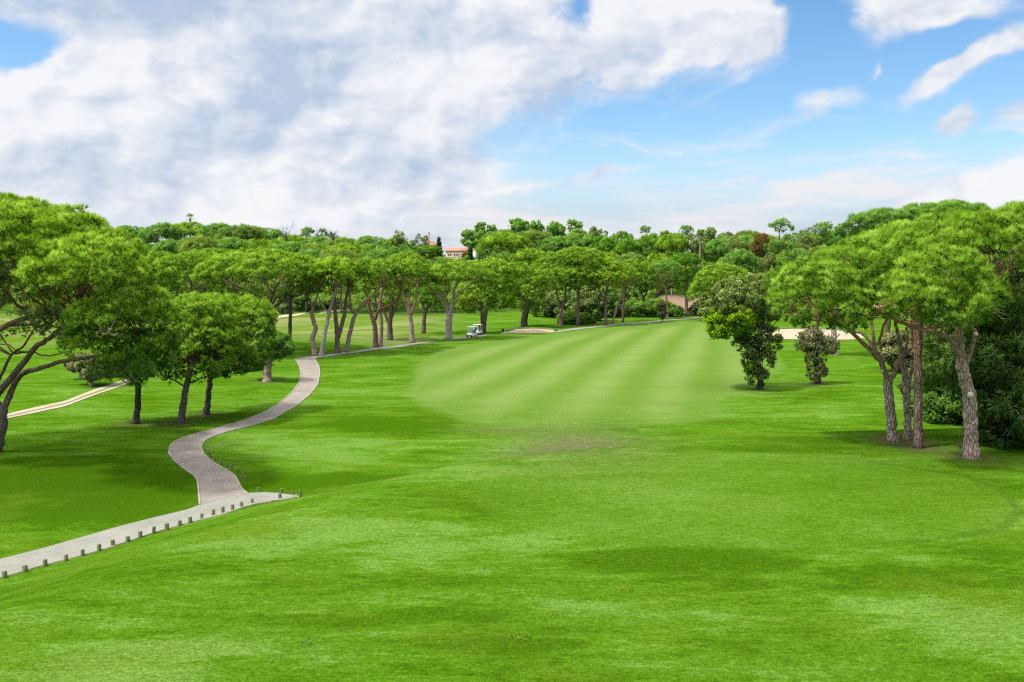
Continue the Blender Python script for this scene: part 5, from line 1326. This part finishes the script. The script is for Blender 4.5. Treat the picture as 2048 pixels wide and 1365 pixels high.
# darker tufts of taller grass on the near slope
for i, (px, py, lb) in enumerate([(1110, 1230, 'dark tuft of taller grass in the lower middle of the near slope'), (1032, 1278, 'small dark grass tuft left of the lowest tufts on the near slope'),
      (1402, 1292, 'low dark grass tuft in the lower right of the near slope'), (610, 1290, 'wide pale tuft of rank grass near the lower left of the slope'),
      (845, 1015, 'thin dark scrape of longer grass high on the left shoulder of the mound'), (1250, 1183, 'tiny dark grass tuft below the dark band on the near slope')]):
    q_ = gp(px, py); e = empty('grass_tuft', q_, lb, 'grass tuft', 'taller tufts on the near slope')
    rg = np.random.default_rng(900 + i); n = 36; c = rg.normal(0, 1, (n, 3)) * [rg.uniform(.10, .2), rg.uniform(.06, .14), 0]
    d_ = brushes(c + [0, 0, .0], np.tile([0, 0, 1.], (n, 1)), np.full(n, .015), np.zeros(n), rg, per=4, k=5, L=.07, W=.007, up=1.5, spread=.45)
    add_leaves('blades', d_, FOL['pine'] if i != 3 else FOL['cool'], e)

# ================================================================== grass blades near the camera
def grass_blades():
    rng = np.random.default_rng(31)
    n = 330000
    y = 15 + 34 * rng.random(n) ** 1.15; x = (rng.random(n) * 2 - 1) * 0.66 * y
    keep = np.ones(n, bool)
    tee_in = poly_sdf(x, y, TEE) > 0
    pth = poly_sdf(x, y, MOUND) < 0.15
    patch = np.sin(x * .9 + 1.7 * np.sin(y * .5)) * np.sin(y * .8 + 1.3 * np.sin(x * .37)) + rng.normal(0, .5, n)
    keep &= ~(tee_in & (rng.random(n) < .8)) & ~pth & (patch > -.5)
    x, y = x[keep], y[keep]
    ex = []
    for ln_ in (eL, eR, cU, cL):
        P_ = resample(ln_, 4200); tt = np.gradient(P_, axis=0); tt /= np.linalg.norm(tt, axis=1)[:, None] + 1e-9
        ex.append(P_ + np.stack([-tt[:, 1], tt[:, 0]], 1) * rng.normal(0, .07, (len(P_), 1)))
    ex = np.concatenate(ex); ex = ex[(rng.random(len(ex)) < .35 + .5 * np.sin(ex[:, 0] * 2.1) ** 2)]
    nb_ = len(x); x = np.concatenate([x, ex[:, 0]]); y = np.concatenate([y, ex[:, 1]]); n = len(x); z = H(x, y); tall = np.arange(n) >= nb_
    k = 2; bi = np.repeat(np.arange(n), k); K = len(bi)
    b0 = np.stack([x, y, z], 1)[bi] + np.column_stack([rng.normal(0, .015, (K, 2)), np.zeros(K)])
    d = unit(np.column_stack([rng.normal(0, .45, (K, 2)), np.ones(K)])); ln = rng.uniform(.015, .04, (K, 1)) * np.where(tall[bi], 2.6, 1.0)[:, None]; s_ = unit(np.cross(d, rng.normal(size=(K, 3))))* .004
    V = np.stack([b0 - s_, b0 + s_, b0 + d * ln], 1).reshape(-1, 3); f = np.arange(3 * K).reshape(-1, 3)
    tn = np.repeat(np.clip(rng.normal(.5, .25, n)[bi], 0, 1), 3); tp = np.tile([0., 0., 1.], K)
    nn = np.repeat(unit(np.column_stack([rng.normal(0, .25, (K, 2)), np.ones(K)])), 3, axis=0)
    gn = np.cross(V.reshape(K, 3, 3)[:, 1] - V.reshape(K, 3, 3)[:, 0], V.reshape(K, 3, 3)[:, 2] - V.reshape(K, 3, 3)[:, 0]); fl = gn[:, 2] < 0; f[fl] = f[fl][:, ::-1]
    o = add_leaves('grass', (V, f, tn, tp, nn), foliage('grass_blades', (0.05, 0.125, 0.004), (0.09, 0.195, 0.012), (0.17, 0.28, 0.07), .3), None)
    tag(o, 'short green grass blades covering the near slope', 'grass', kind='stuff')
grass_blades()
for o in bpy.data.objects:
    if o.name.startswith('dead_twigs'): o['kind'] = 'stuff'
print('leaf faces', NTRI)

# ================================================================== thin air haze
if HAZE:
    m_ = MB(); m_.box((0, 330, 45), (1300, 900, 100)); hm = bpy.data.materials.new('air'); hm.use_nodes = True; hm.node_tree.nodes.clear(); nt = NT(hm.node_tree)
    o_ = nt.new('ShaderNodeOutputMaterial'); pv = nt.new('ShaderNodeVolumePrincipled'); pv.inputs['Color'].default_value = (.86, .92, 1, 1); pv.inputs['Density'].default_value = HAZE
    pv.inputs['Anisotropy'].default_value = 0.2
    nt.link(pv.outputs[0], o_.inputs['Volume'])
    tag(m_.build('haze', hm), 'thin pale air over the far trees', 'haze', kind='stuff')
